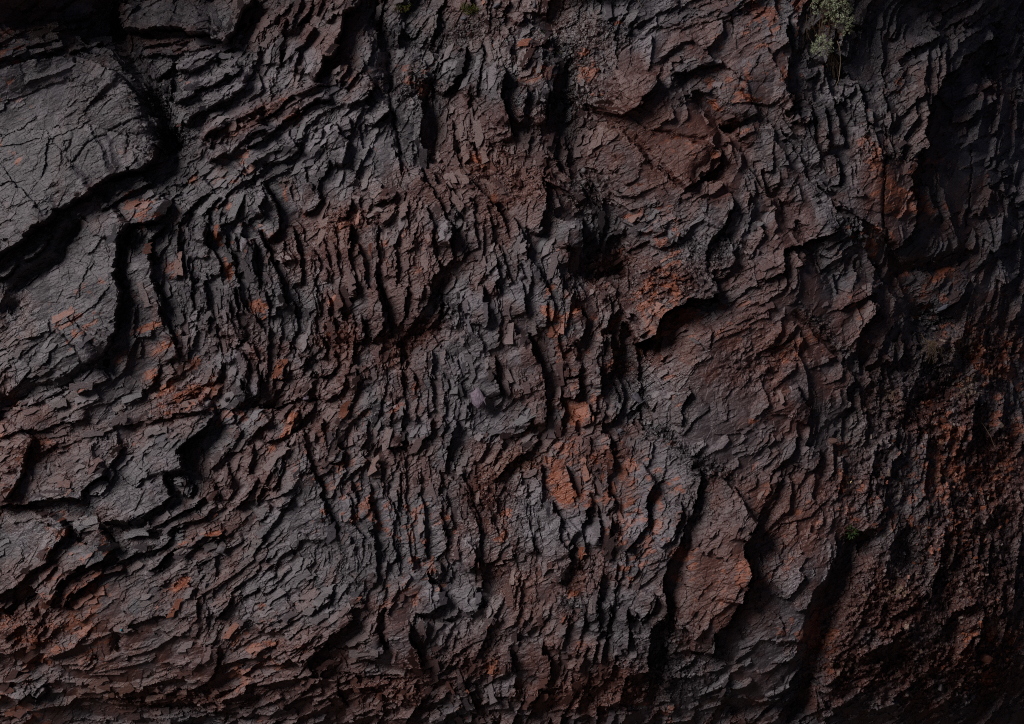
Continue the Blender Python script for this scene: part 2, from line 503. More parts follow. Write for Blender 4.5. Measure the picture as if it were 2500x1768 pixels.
s 8 60 4 4|620,940 760,1000 880,1020 1040,1060
s 10 50 5 5|1290,950 1270,1060 1050,1060
s 10 50 6 6|1420,1000 1380,1100 1300,1110
s 10 20 8 5|1280,1440 1200,1470 1100,1460 1000,1480
s 12 18 10 5|1200,1500 1080,1510 960,1540 840,1520
s 12 18 10 5|900,1400 860,1450 780,1470 700,1480
s 12 18 10 5|1140,1400 1050,1440 960,1420
s 12 40 8 7|700,1460 600,1490 460,1490
p 16 12|840,1440 960,1530 1180,1540
s 14 60 6 6|1330,1500 1440,1440 1560,1380
s 8 80 4 4|840,1160 700,1280 500,1320
@600 1150 2.628
s 20 110 12 8|440,0 482,140 522,260 572,380 582,440
s 17 55 9 7|640,140 682,240 672,340
s 13 45 7 6|772,150 802,240 832,322
c 9 3|890,80 930,200 980,340
c 16 4.5|982,0 992,150 1002,380
c 12 4|987,420 987,560 1002,700 992,880
s 12 40 6 6|132,190 152,270 60,332
s 12 34 6 6|312,170 260,232 190,272
s 10 24 8 6|330,100 290,190 180,250
s 20 90 10 8|1162,610 1182,700 1242,740 1272,810 1240,862 1160,922
s 17 80 9 8|1462,440 1482,540 1460,602 1400,652
s 14 60 7 6|1502,560 1522,660 1522,760
s 12 50 7 6|1502,790 1517,850 1440,932 1340,872
s 15 40 9 6|1412,110 1432,200 1492,340 1492,480 1512,640
s 15 60 7 7|1710,470 1640,502 1600,572 1535,602
s 28 80 14 9|1032,960 1062,1080 1102,1180 1124,1262 1020,1262 920,1240
s 17 70 9 7|850,1020 892,1120 892,1180 820,1212 700,1222
s 24 90 16 11|704,930 650,980 550,1040 512,1110 430,1190 345,1275
s 10 50 5 5|742,720 772,880
s 10 25 6 5|802,990 720,1080 640,1152
s 13 70 7 6|602,1330 582,1450 632,1540
s 16 80 8 7|1370,1400 1452,1480 1492,1605
p 18 7|1090,932 1200,950 1330,962
s 10 50 5 5|220,340 260,480 340,560
s 9 60 4 4|820,450 720,470 620,490
s 10 60 5 5|660,600 700,680 730,740
p 24 12|875,880 860,1000 880,1100
s 10 26 5 5|500,800 380,860 260,900
s 10 26 5 5|620,860 500,930 360,990 220,1060
s 10 26 5 5|460,1080 330,1140 200,1190
s 9 26 5 5|280,700 180,800 40,860
s 9 26 5 5|700,760 600,800 480,850
s 10 26 5 5|540,1260 440,1300 300,1340
s 10 36 5 5|780,1250 700,1330 620,1360
s 10 36 5 5|1090,1310 1060,1400 980,1450
s 9 30 5 5|1500,1000 1510,1120 1470,1180
s 9 30 5 5|1240,1100 1210,1200 1250,1260
s 8 60 4 4|300,1500 160,1540 0,1560
s 9 40 5 5|870,1500 860,1624
c 10 4|1100,560 1120,640
s 14 50 8 6|1250,560 1260,640 1220,700
@1200 1150 2.628
s 13 40 8 6|202,210 222,320 252,420 292,540
s 15 60 8 6|382,190 402,260 442,290 442,450 502,532
s 17 60 9 7|632,150 622,220 592,250 602,300 560,342
s 17 60 9 7|572,380 520,440 482,520 502,570 460,640 442,710 385,702
s 11 40 6 6|642,0 662,90 652,162
s 18 50 10 7|772,290 762,400 752,500 700,552
s 12 36 7 6|702,80 752,150 792,232
c 12 4|842,60 832,200 822,350 832,500 822,680 802,800
s 23 70 12 8|1062,60 1012,110 1002,220 1002,330 950,402 890,482 848,512
s 16 50 8 7|945,610 902,700 880,762
s 26 80 16 14|1345,-20 1292,180 1252,300 1212,380 1182,480 1132,560 1112,640 1102,740 1107,860 1112,930 1040,982 1002,1050 1012,1120 992,1200 1014,1310
s 16 50 9 7|1212,180 1202,300 1132,440 1070,492
s 18 35 9 7|882,860 872,960 862,1152
s 12 50 7 6|802,560 802,700
s 26 150 20 14|1720,330 1652,380 1602,470 1622,560 1642,650 1602,780 1562,900 1502,990 1422,1042 1422,1150 1295,1172
s 9 40 5 5|1410,690 1400,722 1300,742 1200,732
s 15 80 8 7|332,1090 322,1180 372,1200 372,1340 310,1382
s 17 50 9 7|122,1120 132,1240 152,1312
s 12 50 7 6|802,1180 782,1290 760,1342
s 10 30 6 6|492,900 450,982
p 18 15|720,1030
p 16 12|550,870
p 14 20|1230,480 1170,800 1090,1150 1060,1400 1110,1640
s 10 40 6 6|620,470 560,560 540,640
s 14 60 8 7|1050,780 1000,900 930,980
s 12 50 6 6|940,900 900,990
s 9 30 5 5|700,430 650,480
s 9 50 5 5|430,1180 440,1290 380,1340
s 9 26 5 5|620,700 560,780 480,800
s 9 26 5 5|760,860 690,920 660,980
s 9 30 5 5|680,1100 560,1180 460,1190
s 9 30 5 5|900,1440 800,1520 720,1600
s 10 30 5 5|1000,1400 920,1500 860,1600
s 9 60 5 5|1500,1300 1420,1400 1340,1440
s 8 70 4 4|1330,880 1260,960 1180,1000
@1800 1150 2.627
s 28 60 14 10|70,520 72,600 52,750 20,862
s 14 80 7 7|295,30 232,160 160,252 80,372 40,452
p 46 30|850,470 760,540 700,680 620,850 560,1050 500,1300 440,1640
s 14 110 8 8|652,420 642,520 600,640 482,800 442,960 422,1122
s 10 40 5 5|120,680 220,720 290,800
s 10 50 5 5|300,560 220,640 130,720
s 10 50 6 6|560,220 480,300 380,330 200,350
s 12 60 6 6|420,640 380,760 280,840
s 10 50 5 5|200,900 280,970 320,1060
s 10 60 6 6|1130,560 1000,600 860,700
s 12 60 8 8|1280,780 1180,900 1000,960
p 24 34|1120,480 1150,620
p 24 30|1400,780 1450,1120
p 24 26|1000,1240 1150,1280
s 14 60 8 8|1640,880 1500,950 1380,1040
s 14 60 8 8|1700,1050 1640,1160 1640,1300
p 34 44|1790,1560
s 10 60 6 6|830,1000 760,1120 700,1200
s 10 60 6 6|980,940 1000,1060 1080,1180
p 24 20|0,1560 260,1560 430,1580
s 10 40 5 5|700,60 620,180 540,240
s 10 40 5 5|1000,330 860,400 700,420
'''
LINES = []
def run_trace():
    ox = oy = 0.; k = 1.; n = 0
    for line in TRACE.split('\n'):
        if not line: continue
        if line[0] == '@':
            ox, oy, k = [float(v) for v in line[1:].split()]; continue
        head, body = line.split('|'); hd = head.split(); n += 1
        pts = [(ox + float(a) / k, oy + float(b) / k) for a, b in (q.split(',') for q in body.split())]
        v = [float(q) for q in hd[1:]]
        if v[0] >= 12 and len(pts) > 2 and hd[0] != 'p': LINES.append((pts, v[0]))
        if hd[0] == 's': scarp(v[0], v[1], v[2], v[3], pts, n)
        elif hd[0] == 'c': crack(v[0], v[1], pts)
        else: pit(v[0], v[1], pts)

def blob(x, y, rx, ry, ang=0, a=1., out=None, px=None, py=None):
    m = max(rx, ry) * 2.4
    s = window(x - m, x + m, y - m, y + m)
    u, v = rot(PX[s] - x, PY[s] - y, ang, 1.)
    g = (a * np.exp(-((u / rx) ** 2 + (v / ry) ** 2))).astype(F)
    out[s] = np.maximum(out[s], g)
def field(lst):
    o = np.zeros(X.shape, F)
    for b in lst: blob(*b, out=o)
    return o

# large form of the face
H += 34 * fbm(X, Y, 620, 3, 40) + 9 * fbm(X, Y, 170, 3, 44)
xr = np.clip(X - 1560, 0, 1100); H -= (0.00036 * xr * xr + np.clip(X - 2660, 0, None) * .79) * (1 - .28 * sstep(Y, 850, 1350)).astype(F)
yb = np.clip(Y - 1450, 0, 500); H -= (0.0011 * yb * yb).astype(F)
# unseen bulges added outside the frame, upper left and top edge, to cast shade
def shade_ridge(x, y, rx, ry, h): return (h * np.exp(-((X - x) / rx) ** 2 - ((Y - y) / ry) ** 2)).astype(F)
H += shade_ridge(-260, -240, 170, 330, 330) + shade_ridge(180, -270, 460, 150, 270) + shade_ridge(700, -200, 260, 90, 110) + shade_ridge(1330, -130, 190, 60, 70) + shade_ridge(2150, -150, 460, 90, 150)
H -= (90 * np.exp(-(((X - 150) / 520) ** 2 + ((Y + 60) / 170) ** 2))).astype(F)
H -= (26 * np.exp(-(((X - 1350) / 520) ** 2 + ((Y + 120) / 190) ** 2))).astype(F)
for (x, y, rx, ry, an, h) in [(1650, 330, 160, 140, -20, 18), (1960, 720, 130, 90, 20, 34), (1790, 960, 170, 160, 0, 46), (1740, 1370, 80, 190, -20, 44), (1930, 1480, 90, 220, -25, 40),
      (1990, 960, 70, 120, 0, 20), (2120, 520, 90, 170, 0, 30), (1880, 120, 110, 120, 0, 26), (1620, 130, 120, 60, 20, 22), (1270, 250, 120, 150, 0, 26), (1290, 800, 130, 200, 0, 22), (900, 620, 120, 220, 0, 20), (1400, 1300, 120, 170, 0, 26),
      (600, 640, 130, 160, 0, 16), (800, 1250, 200, 160, 0, 18), (150, 760, 130, 150, 30, 14), (300, 1560, 230, 130, 0, 22), (2400, 500, 120, 200, 20, 20), (2400, 950, 110, 120, 0, 26), (2200, 1480, 120, 140, 0, 34), (2420, 1600, 110, 170, 0, 40), (2370, 1300, 110, 90, 0, 24)]:
    u_, v_ = rot(X - x, Y - y, an, 1.); rx *= 1.25; ry *= 1.25; h *= (.38 if x > 1450 else .6); H += (h * np.clip(1.15 - (u_ / rx) ** 2 - (v_ / ry) ** 2, 0, 1) ** .8).astype(F)
TRACE += '''
@0 0 1
p 24 60|1360,60 1375,220 1400,380 1450,500 1530,600
p 44 60|1500,600 1560,720 1555,860 1575,1010
p 26 24|1640,150 1760,290 1880,440 1990,600 2060,690
p 12 24|1770,290 1760,370
p 26 40|2090,640 2250,700 2290,800 2200,900
p 40 62|1060,-60 1060,80 1090,200 1100,330
p 8 30|1390,180 1360,420
p 24 26|980,860 1050,780 1090,700
'''
run_trace()

smooth = np.clip(1.7 * field([(1650, 340, 170, 150, 20, .56), (1780, 950, 190, 160, 20, .52), (1740, 1380, 70, 180, -20, .56), (1960, 740, 150, 90, 20, .52), (1930, 1480, 80, 220, -25, .5), (1600, 150, 140, 70, 20, .5), (1850, 180, 80, 130, 0, .5), (2180, 480, 60, 150, 0, .5), (2400, 480, 110, 260, 0, .4), (150, 640, 160, 130, 30, .75), (200, 800, 120, 90, 30, .6), (110, 1120, 130, 60, 25, .6), (330, 1010, 110, 45, 25, .4), (480, 1100, 60, 70, 60, .4), (60, 200, 160, 80, 20, .8), (60, 450, 140, 110, 20, .8), (300, 380, 90, 90, 0, .8), (140, 330, 230, 150, 20, 1), (30, 520, 120, 120, 30, .9), (420, 30, 110, 40, 0, .9), (180, 700, 130, 110, 30, .85), (350, 650, 35, 110, 100, .8),
    (1260, 520, 70, 55, -40, .95), (1300, 240, 30, 90, 95, .7), (670, 500, 38, 55, 100, .8), (280, 1180, 90, 45, 20, .85), (300, 1570, 170, 90, 5, .42), (280, 1480, 110, 45, 10, .42),
    (60, 1310, 80, 60, 30, .7), (215, 1340, 60, 40, 20, .7), (1250, 880, 45, 60, 90, .7), (1330, 920, 40, 70, 100, .3), (960, 1570, 50, 60, 110, .9), (1290, 1590, 40, 60, 90, .7),
    (1180, 970, 30, 40, 90, .9), (2070, 750, 80, 35, 20, .7), (1730, 350, 100, 90, 20, .35), (905, 740, 28, 60, 100, .6), (1690, 950, 80, 70, 20, .3),
    (1380, 1220, 28, 30, 0, .8), (1412, 1010, 30, 28, 0, .8), (1280, 730, 25, 40, 90, .6), (745, 1240, 45, 60, 110, .5), (1750, 1370, 60, 90, 60, .5),
    (1240, 1080, 30, 40, 0, .3), (2180, 500, 50, 90, 90, .3), (1380, 560, 40, 50, 90, .6), (925, 370, 45, 40, 0, .6)]), 0, 1)
gravel = field([(1390, 140, 60, 50, 0, .9), (1370, 250, 35, 90, 90, .9), (1480, 80, 70, 30, 0, .7), (1750, 620, 70, 30, 0, .8), (1680, 600, 50, 22, -10, .7), (1690, 1110, 90, 16, -28, 1),
    (1740, 1150, 70, 22, -20, .9), (1620, 1060, 50, 14, -30, 1), (2190, 365, 55, 22, 0, .9), (2100, 560, 50, 20, -20, .9), (1640, 1650, 70, 60, 0, .9), (1640, 1550, 40, 60, 90, .6),
    (2010, 790, 70, 16, -45, .8), (2330, 780, 40, 30, 0, .8), (1130, 80, 90, 30, 20, .7), (1000, 220, 40, 90, 90, .6), (1440, 470, 40, 60, 120, .5), (380, 230, 45, 60, -60, .9),
    (420, 330, 40, 60, -60, .8), (1410, 1480, 40, 18, -15, .9), (230, 230, 20, 20, 0, .3), (1100, 560, 14, 40, 90, .7), (1090, 740, 24, 50, 60, .6), (1700, 1240, 70, 30, 0, .5)])
dirt = field([(2430, 1250, 130, 250, 0, 1), (2480, 1100, 90, 120, 0, 1), (2300, 1650, 200, 120, 0, 1), (2350, 1000, 160, 140, 0, 1), (2450, 860, 130, 70, 0, 1), (2200, 1000, 80, 120, 0, .8), (2400, 1400, 180, 200, 0, 1), (2200, 1500, 130, 130, 0, 1), (2150, 1650, 160, 120, 0, 1),
    (2420, 1650, 150, 130, 0, 1), (2150, 1180, 120, 100, 0, .7), (1840, 900, 100, 60, 0, .5), (1620, 690, 80, 40, 10, .5), (1900, 870, 80, 50, 0, .5)])
rubble = field([(830, 830, 50, 45, 0, .9), (980, 850, 110, 28, 35, 1), (620, 860, 60, 60, 0, .7), (1235, 500, 14, 70, 125, .9), (1190, 400, 60, 24, 20, .8), (470, 960, 80, 40, 20, 1), (560, 830, 60, 60, 0, .7),
    (1180, 1200, 60, 60, 0, 1), (1260, 1130, 70, 30, 10, .9), (1480, 1120, 70, 22, 10, .9), (1150, 1620, 120, 60, 0, .9), (1000, 1690, 160, 40, 0, .9), (1480, 1700, 120, 50, 0, .9), (1420, 1400, 60, 50, 0, .8),
    (430, 1720, 120, 28, 0, 1), (1330, 1710, 100, 40, 0, .8), (850, 540, 60, 40, 0, .8), (640, 280, 120, 18, 28, .8), (120, 1090, 80, 28, 25, .8), (1400, 860, 40, 60, 90, .5), (1280, 450, 80, 40, 0, .6),
    (1510, 900, 30, 90, 95, .8), (1650, 680, 110, 50, 10, .7), (1480, 640, 70, 40, 20, .8), (60, 1540, 80, 60, 0, .6), (1540, 1650, 60, 60, 0, .6)])
fine_ = ((X > -90) & (X < 2760) & (Y > -90) & (Y < 1860)).astype(F)

# overlapping slate plates between the traced ledges: each a tilted facet cut off on its right or lower side
CTRL = [(150,300,32,.4),(300,60,30,.8),(450,200,34,1),(650,150,66,1.2),(800,100,72,1),(850,300,60,1),(1000,300,96,1),(1250,250,96,.9),(1400,300,80,.6),(1600,350,28,.8),(1800,150,25,.8),
 (2000,300,100,.8),(2200,400,35,.7),(2400,300,28,.9),(150,750,30,.6),(400,700,104,1),(600,700,107,1.1),(800,750,100,1.1),(1000,700,95,1),(1250,800,104,1),(1450,850,100,1.1),(1600,700,30,.8),
 (1700,900,25,.7),(2000,800,35,.7),(2300,900,30,.6),(300,1050,30,.7),(550,1080,58,1.1),(700,900,68,1.2),(850,1100,80,1.1),(1000,1100,95,1),(1250,1150,40,.9),(1500,1200,100,1.1),(1750,1150,32,.7),
 (200,1400,30,.8),(400,1350,28,.8),(800,1350,100,.8),(650,1430,30,.9),(1050,1350,97,1),(1300,1300,98,1.2),(1500,1350,95,1.2),(300,1600,25,.5),(750,1500,30,1),(1000,1600,60,.9),(1300,1600,70,.9),
 (1550,1600,80,.9),(1750,1400,50,.6),(1900,1500,45,.8),(2150,1400,50,.6),(2400,1500,60,.6),(2050,1150,50,.7),(2000,1350,40,.8)]
# bedding direction field: from the control points and from the traced ledges themselves
OG = 12.; OX, OY = np.meshgrid(np.arange(-180, 2700, OG), np.arange(-180, 1980, OG))
tw = np.full(OX.shape, 1e-6); tcx = np.zeros(OX.shape); tall = np.full(OX.shape, 1e-6); tsx = tcx.copy(); tam = tcx.copy()
for (cx, cy, an, am) in CTRL:
    g_ = .9 * np.exp(-((OX - cx) ** 2 + (OY - cy) ** 2) / 17000.) + 1e-9
    tw += g_; tcx += g_ * math.cos(math.radians(2 * an)); tsx += g_ * math.sin(math.radians(2 * an)); tam += g_ * am; tall += g_
for pts, A_ in LINES:
    q = resample(pts, 24, 0)
    for (ax, ay), (bx, by) in zip(q[:-1], q[1:]):
        an = math.atan2(-(by - ay), bx - ax); mx, my = (ax + bx) / 2, (ay + by) / 2
        i0 = int((mx + 180) / OG); j0 = int((my + 180) / OG); s = (slice(max(j0 - 9, 0), j0 + 10), slice(max(i0 - 9, 0), i0 + 10))
        g_ = np.exp(-((OX[s] - mx) ** 2 + (OY[s] - my) ** 2) / 1600.) * math.hypot(bx - ax, by - ay) / 24
        tall[s] += g_; tcx[s] += g_ * math.cos(2 * an); tsx[s] += g_ * math.sin(2 * an)
TH = np.degrees(np.arctan2(tsx, tcx)) / 2 % 180; AM = tam / tw; COH = np.hypot(tcx, tsx) / tall
def orient(x, y):
    j = min(max(int((y + 180) / OG + .5), 0), TH.shape[0] - 1); i = min(max(int((x + 180) / OG + .5), 0), TH.shape[1] - 1)
    return TH[j, i], AM[j, i]
def at(Fd, x, y):
    return float(Fd[min(int(np.searchsorted(AY, y)), NY - 1), min(int(np.searchsorted(AX, x)), NX - 1)])

# thin continuous beds filling the bands between the traced ledges, evenly spaced along the bedding direction
calm = np.clip(smooth * 1.3 + gravel * .8 + dirt * 1.1 + .5 * field([(1640, 350, 150, 140, 0, 1), (1780, 950, 180, 170, 0, 1), (1740, 1400, 90, 200, -20, 1), (2420, 1300, 160, 400, 0, 1.6), (1800, 560, 250, 300, 0, 1.5), (1850, 1000, 280, 260, 0, 1.5), (1900, 1450, 220, 260, 0, 1.5), (2250, 700, 150, 150, 0, 1.4), (300, 1600, 200, 100, 0, 1.3), (200, 1100, 200, 80, 25, .9), (1600, 120, 160, 90, 0, 1), (2300, 300, 200, 300, 0, .7), (1850, 200, 110, 140, 0, .8), (2010, 730, 120, 80, 20, 1), (1930, 1500, 100, 220, -25, 1)]), 0, 1)
vary = sstep(fbm(X, Y, 150, 2, 59), -.2, .5)
OC = 6.; occ = {}
def mark(x, y): occ.setdefault((int(x // OC), int(y // OC)), []).append((x, y))
def near(x, y, d):
    n_ = int(d // OC) + 1; i0, j0 = int(x // OC), int(y // OC)
    for j in range(j0 - n_, j0 + n_ + 1):
        for i in range(i0 - n_, i0 + n_ + 1):
            for (a_, b_) in occ.get((i, j), ()):
                if (a_ - x) ** 2 + (b_ - y) ** 2 < d * d: return True
    return False
for pts, A_ in LINES:
    for q in resample(pts, 6, 0): mark(*q)
rb = random.Random(77); nb = 0
def sepf(x, y):
    return 27 + 40 * at(calm, x, y) + 16 * (1 - min(1, orient(x, y)[1])) + 34 * at(vary, x, y)
for tries in range(5200):
    x0 = rb.uniform(-40, 2680); y0 = rb.uniform(-40, 1810); cl = at(calm, x0, y0)
    if rb.random() < cl * 1.05: continue
    if COH[int((y0 + 180) / OG), int((x0 + 180) / OG)] < rb.uniform(.65, .95): continue
    sep = sepf(x0, y0) * rb.uniform(.6, 1.5)
    if near(x0, y0, sep): continue
    halves = []
    for sgn in (1, -1):
        x, y = x0, y0; th, _ = orient(x, y); t = math.radians(th); d_ = (math.cos(t) * sgn, -math.sin(t) * sgn); h_ = []
        ml = rb.uniform(20, 130)
        for k in range(int(ml / 6)):
            th, _ = orient(x, y); t = math.radians(th); e_ = (math.cos(t), -math.sin(t))
            if e_[0] * d_[0] + e_[1] * d_[1] < 0: e_ = (-e_[0], -e_[1])
            d_ = e_; x += e_[0] * 6; y += e_[1] * 6
            if near(x, y, sep * .5) or at(calm, x, y) > .6 or COH[int((y + 180) / OG) % TH.shape[0], int((x + 180) / OG) % TH.shape[1]] < .6: break
            h_.append((x, y))
        halves.append(h_)
    ln = halves[1][::-1] + [(x0, y0)] + halves[0]
    if len(ln) < 6: continue
    for q in ln: mark(*q)
    dx, dy = ln[-1][0] - ln[0][0], ln[-1][1] - ln[0][1]
    if dy * .8 - dx * .6 < 0: ln = ln[::-1]
    ln = ln[::3] + ([ln[-1]] if (len(ln) - 1) % 3 else [])
    if len(ln) < 2: continue
    nb += 1; am = orient(x0, y0)[1]
    A = rb.uniform(5, 9 + sep * .28) * (.5 + .5 * am) * (1 - .5 * cl)
    scarp(max(A, 10.01) if A > 8 else A * 1.6, sep * rb.uniform(.9, 1.7), A * .45, 4, ln, nb + 1000)
print('beds', nb)

def plates(n, b0, b1, asp0, asp1, k0, k1, seed, dens):
    # flat split faces: absolute planes anchored on the bed under them, cut by bedding and cleavage, never reaching over a ledge
    r = random.Random(seed); HS = H.copy()
    for q in range(n):
        cx = r.uniform(-60, 2720); cy = r.uniform(-60, 1830)
        if r.random() > at(dens, cx, cy): continue
        th, am = orient(cx, cy); th += r.gauss(0, 7)
        b = b0 * (b1 / b0) ** (r.random() ** 1.5); a = b * r.uniform(asp0, asp1); A = b * r.uniform(k0, k1) * min(1., .3 + .7 * am)
        t = math.radians(th); ct, st = math.cos(t), math.sin(t)
        hx = abs(a * ct) + abs(b * st) + 10; hy = abs(a * st) + abs(b * ct) + 10
        s = window(cx - hx, cx + hx, cy - hy, cy + hy)
        dx = PX[s] - cx; dy = PY[s] - cy
        if dx.size < 9: continue
        u = dx * ct - dy * st; v = dx * st + dy * ct
        en = math.radians((27 if 60 < th % 180 < 170 else 105) + r.gauss(0, 12)); e = dx * math.sin(en) + dy * math.cos(en)
        ex = a * abs(math.sin(t - en)) * .8 + 1; v2 = v + r.uniform(-.3, .3) * u * (b / a)
        m = (np.abs(v2) < b) & (np.abs(e) < ex)
        if not m.any(): continue
        h0 = float(np.median(HS[s][m])) - A * .25
        P = h0 + A * (v2 / b) + r.uniform(-.10, .10) * e + r.uniform(0, .05) * (QX[s] - PX[s])
        m &= (P - HS[s] < A * 1.15 + 2.5)
        Hs_ = H[s]; np.copyto(Hs_, np.maximum(Hs_, P).astype(F), where=m)
QX = X + .35 * (PX - X); QY = Y + .35 * (PY - Y)
crag_ = sstep(fbm(X, Y, 130, 3, 63), -.35, .35)
pd = np.clip((1 - .9 * smooth) * (1 - .6 * dirt) * (1 - .5 * gravel), 0, 1)
pr = pd
plates(3300, 13, 42, 1.3, 3.6, .24, .56, 1, pr)
plates(4500, 6, 14, 1.5, 4.0, .22, .55, 2, pd * (.1 + .9 * crag_))
plates(6000, 3, 6.5, 1.5, 4.0, .25, .60, 3, pd * crag_)

# chips, cracks and grain
rough = (1 - .85 * smooth)
crag = sstep(fbm(X, Y, 130, 3, 63), -.25, .45)
H += ((va[2] * (va[4][1] - .5) * 2.4 + va[3] * (va[4][2] - .5) * 2.6) + (va[4][0] - .5) * 1.1) * (.25 + .75 * rough) * (.4 + .9 * crag)
H += (vb[2] * (vb[4][1] - .5) * 4 + vb[3] * (vb[4][2] - .5) * 4 + (vb[4][0] - .5) * 2.6) * rough
H += ((vc[4][0] - .5) * .7 + vc[2] * (vc[4][1] - .5) * .8) * (.35 + .65 * rough) * (.4 + .9 * crag)
ck = sstep(fbm(X, Y, 110, 3, 61), -.15, .3)
vd = voro(PX, PY, 62, 14, 70, 1.5)
def chips(n, l0, l1, deg, sd, A0, A1, asp, G, dens, seed):
    # short straight breaks of the cleavage: a thin flake edge with a sharp notch behind it
    r = random.Random(seed); k = 0
    while k < n:
        cx = r.uniform(-60, 2720); cy = r.uniform(-60, 1830)
        j = min(int(np.searchsorted(AY, cy)), NY - 1); i = min(int(np.searchsorted(AX, cx)), NX - 1)
        k += 1
        if dens[j, i] < r.random(): continue
        l = l0 * (l1 / l0) ** (r.random() ** 1.6); A = r.uniform(A0, A1) * (l / l1) ** .35; L = r.uniform(.5, 1.) * max(4., l / asp)
        t = math.radians(r.gauss(deg, sd)); ct, st = math.cos(t), math.sin(t)
        hx = l / 2 + L + 4; s = window(cx - hx, cx + hx, cy - hx, cy + hx)
        dx = QX[s] - cx; dy = QY[s] - cy
        u = np.abs(dx * ct - dy * st) / (l / 2); v = dx * st + dy * ct + r.uniform(-.12, .12) * l * u
        e = np.clip(2.5 * (1 - u), 0, 1)
        H[s] += (np.where(v < 0, A * np.clip(1 + v / L, 0, 1), -G * A * np.exp(-v / 1.8)) * e).astype(F)
d0 = (.12 + .88 * sstep(fbm(X, Y, 85, 3, 66), -.25, .35)) * (1 - .85 * smooth); d1 = sstep(fbm(X, Y, 110, 3, 68), -.1, .4) * (1 - .85 * smooth)
chips(12000, 6, 34, 27, 8, .5, 1.7, 4, .5, d0, 301)
chips(3000, 20, 90, 30, 7, 1.0, 3.2, 6, .6, d0, 302)
chips(2200, 10, 60, 101, 9, 1.0, 3.0, 5, .6, d1, 303)
chips(900, 20, 110, 60, 14, 1.0, 3.0, 8, .8, d1, 304)
H += (vd[2] * (vd[4][1] - .5) * 8 + vd[3] * (vd[4][2] - .5) * 7 + (vd[4][0] - .5) * 3) * rough
ru, rv = rot(X, Y, 27, 2.6)
H += .9 * fbm(ru, rv, 18, 4, 81, .5) * (.5 + .5 * rough) - .7 * np.abs(fbm(ru, rv, 9, 2, 86))
# loose gravel, crumbly earth and rusty rubble
g1 = voro(X, Y, 5.5, 15, 10, 1.2); g2 = voro(X, Y, 12, 16, 20, 1.4)
H += np.clip(gravel * 1.3, 0, 1) * ((1 - g1[0]) * 3.2 + g1[4][0] * 4.5 + (1 - g2[0]) * 5 * (g2[4][0] > .5) + 2 * g1[4][1] - 5)
H += np.clip(rubble * 1.2, 0, 1) * (g2[2] * (g2[4][0] - .5) * 13 + g2[3] * (g2[4][1] - .5) * 13 + (g2[4][2] - .5) * 8 + (g1[4][1] - .5) * 4)
H += np.clip(dirt * 1.2, 0, 1) * (g2[2] * (g2[4][0] - .5) * 15 + g2[3] * (g2[4][1] - .5) * 15 + (g2[4][2] - .5) * 9 + 16 * fbm(ru, rv, 46, 4, 90, .62) + 9 * fbm(X, Y, 13, 3, 95, .7) + (g1[4][2] - .5) * 4.5 - 6 * np.abs(fbm(X, Y, 34, 3, 99)))

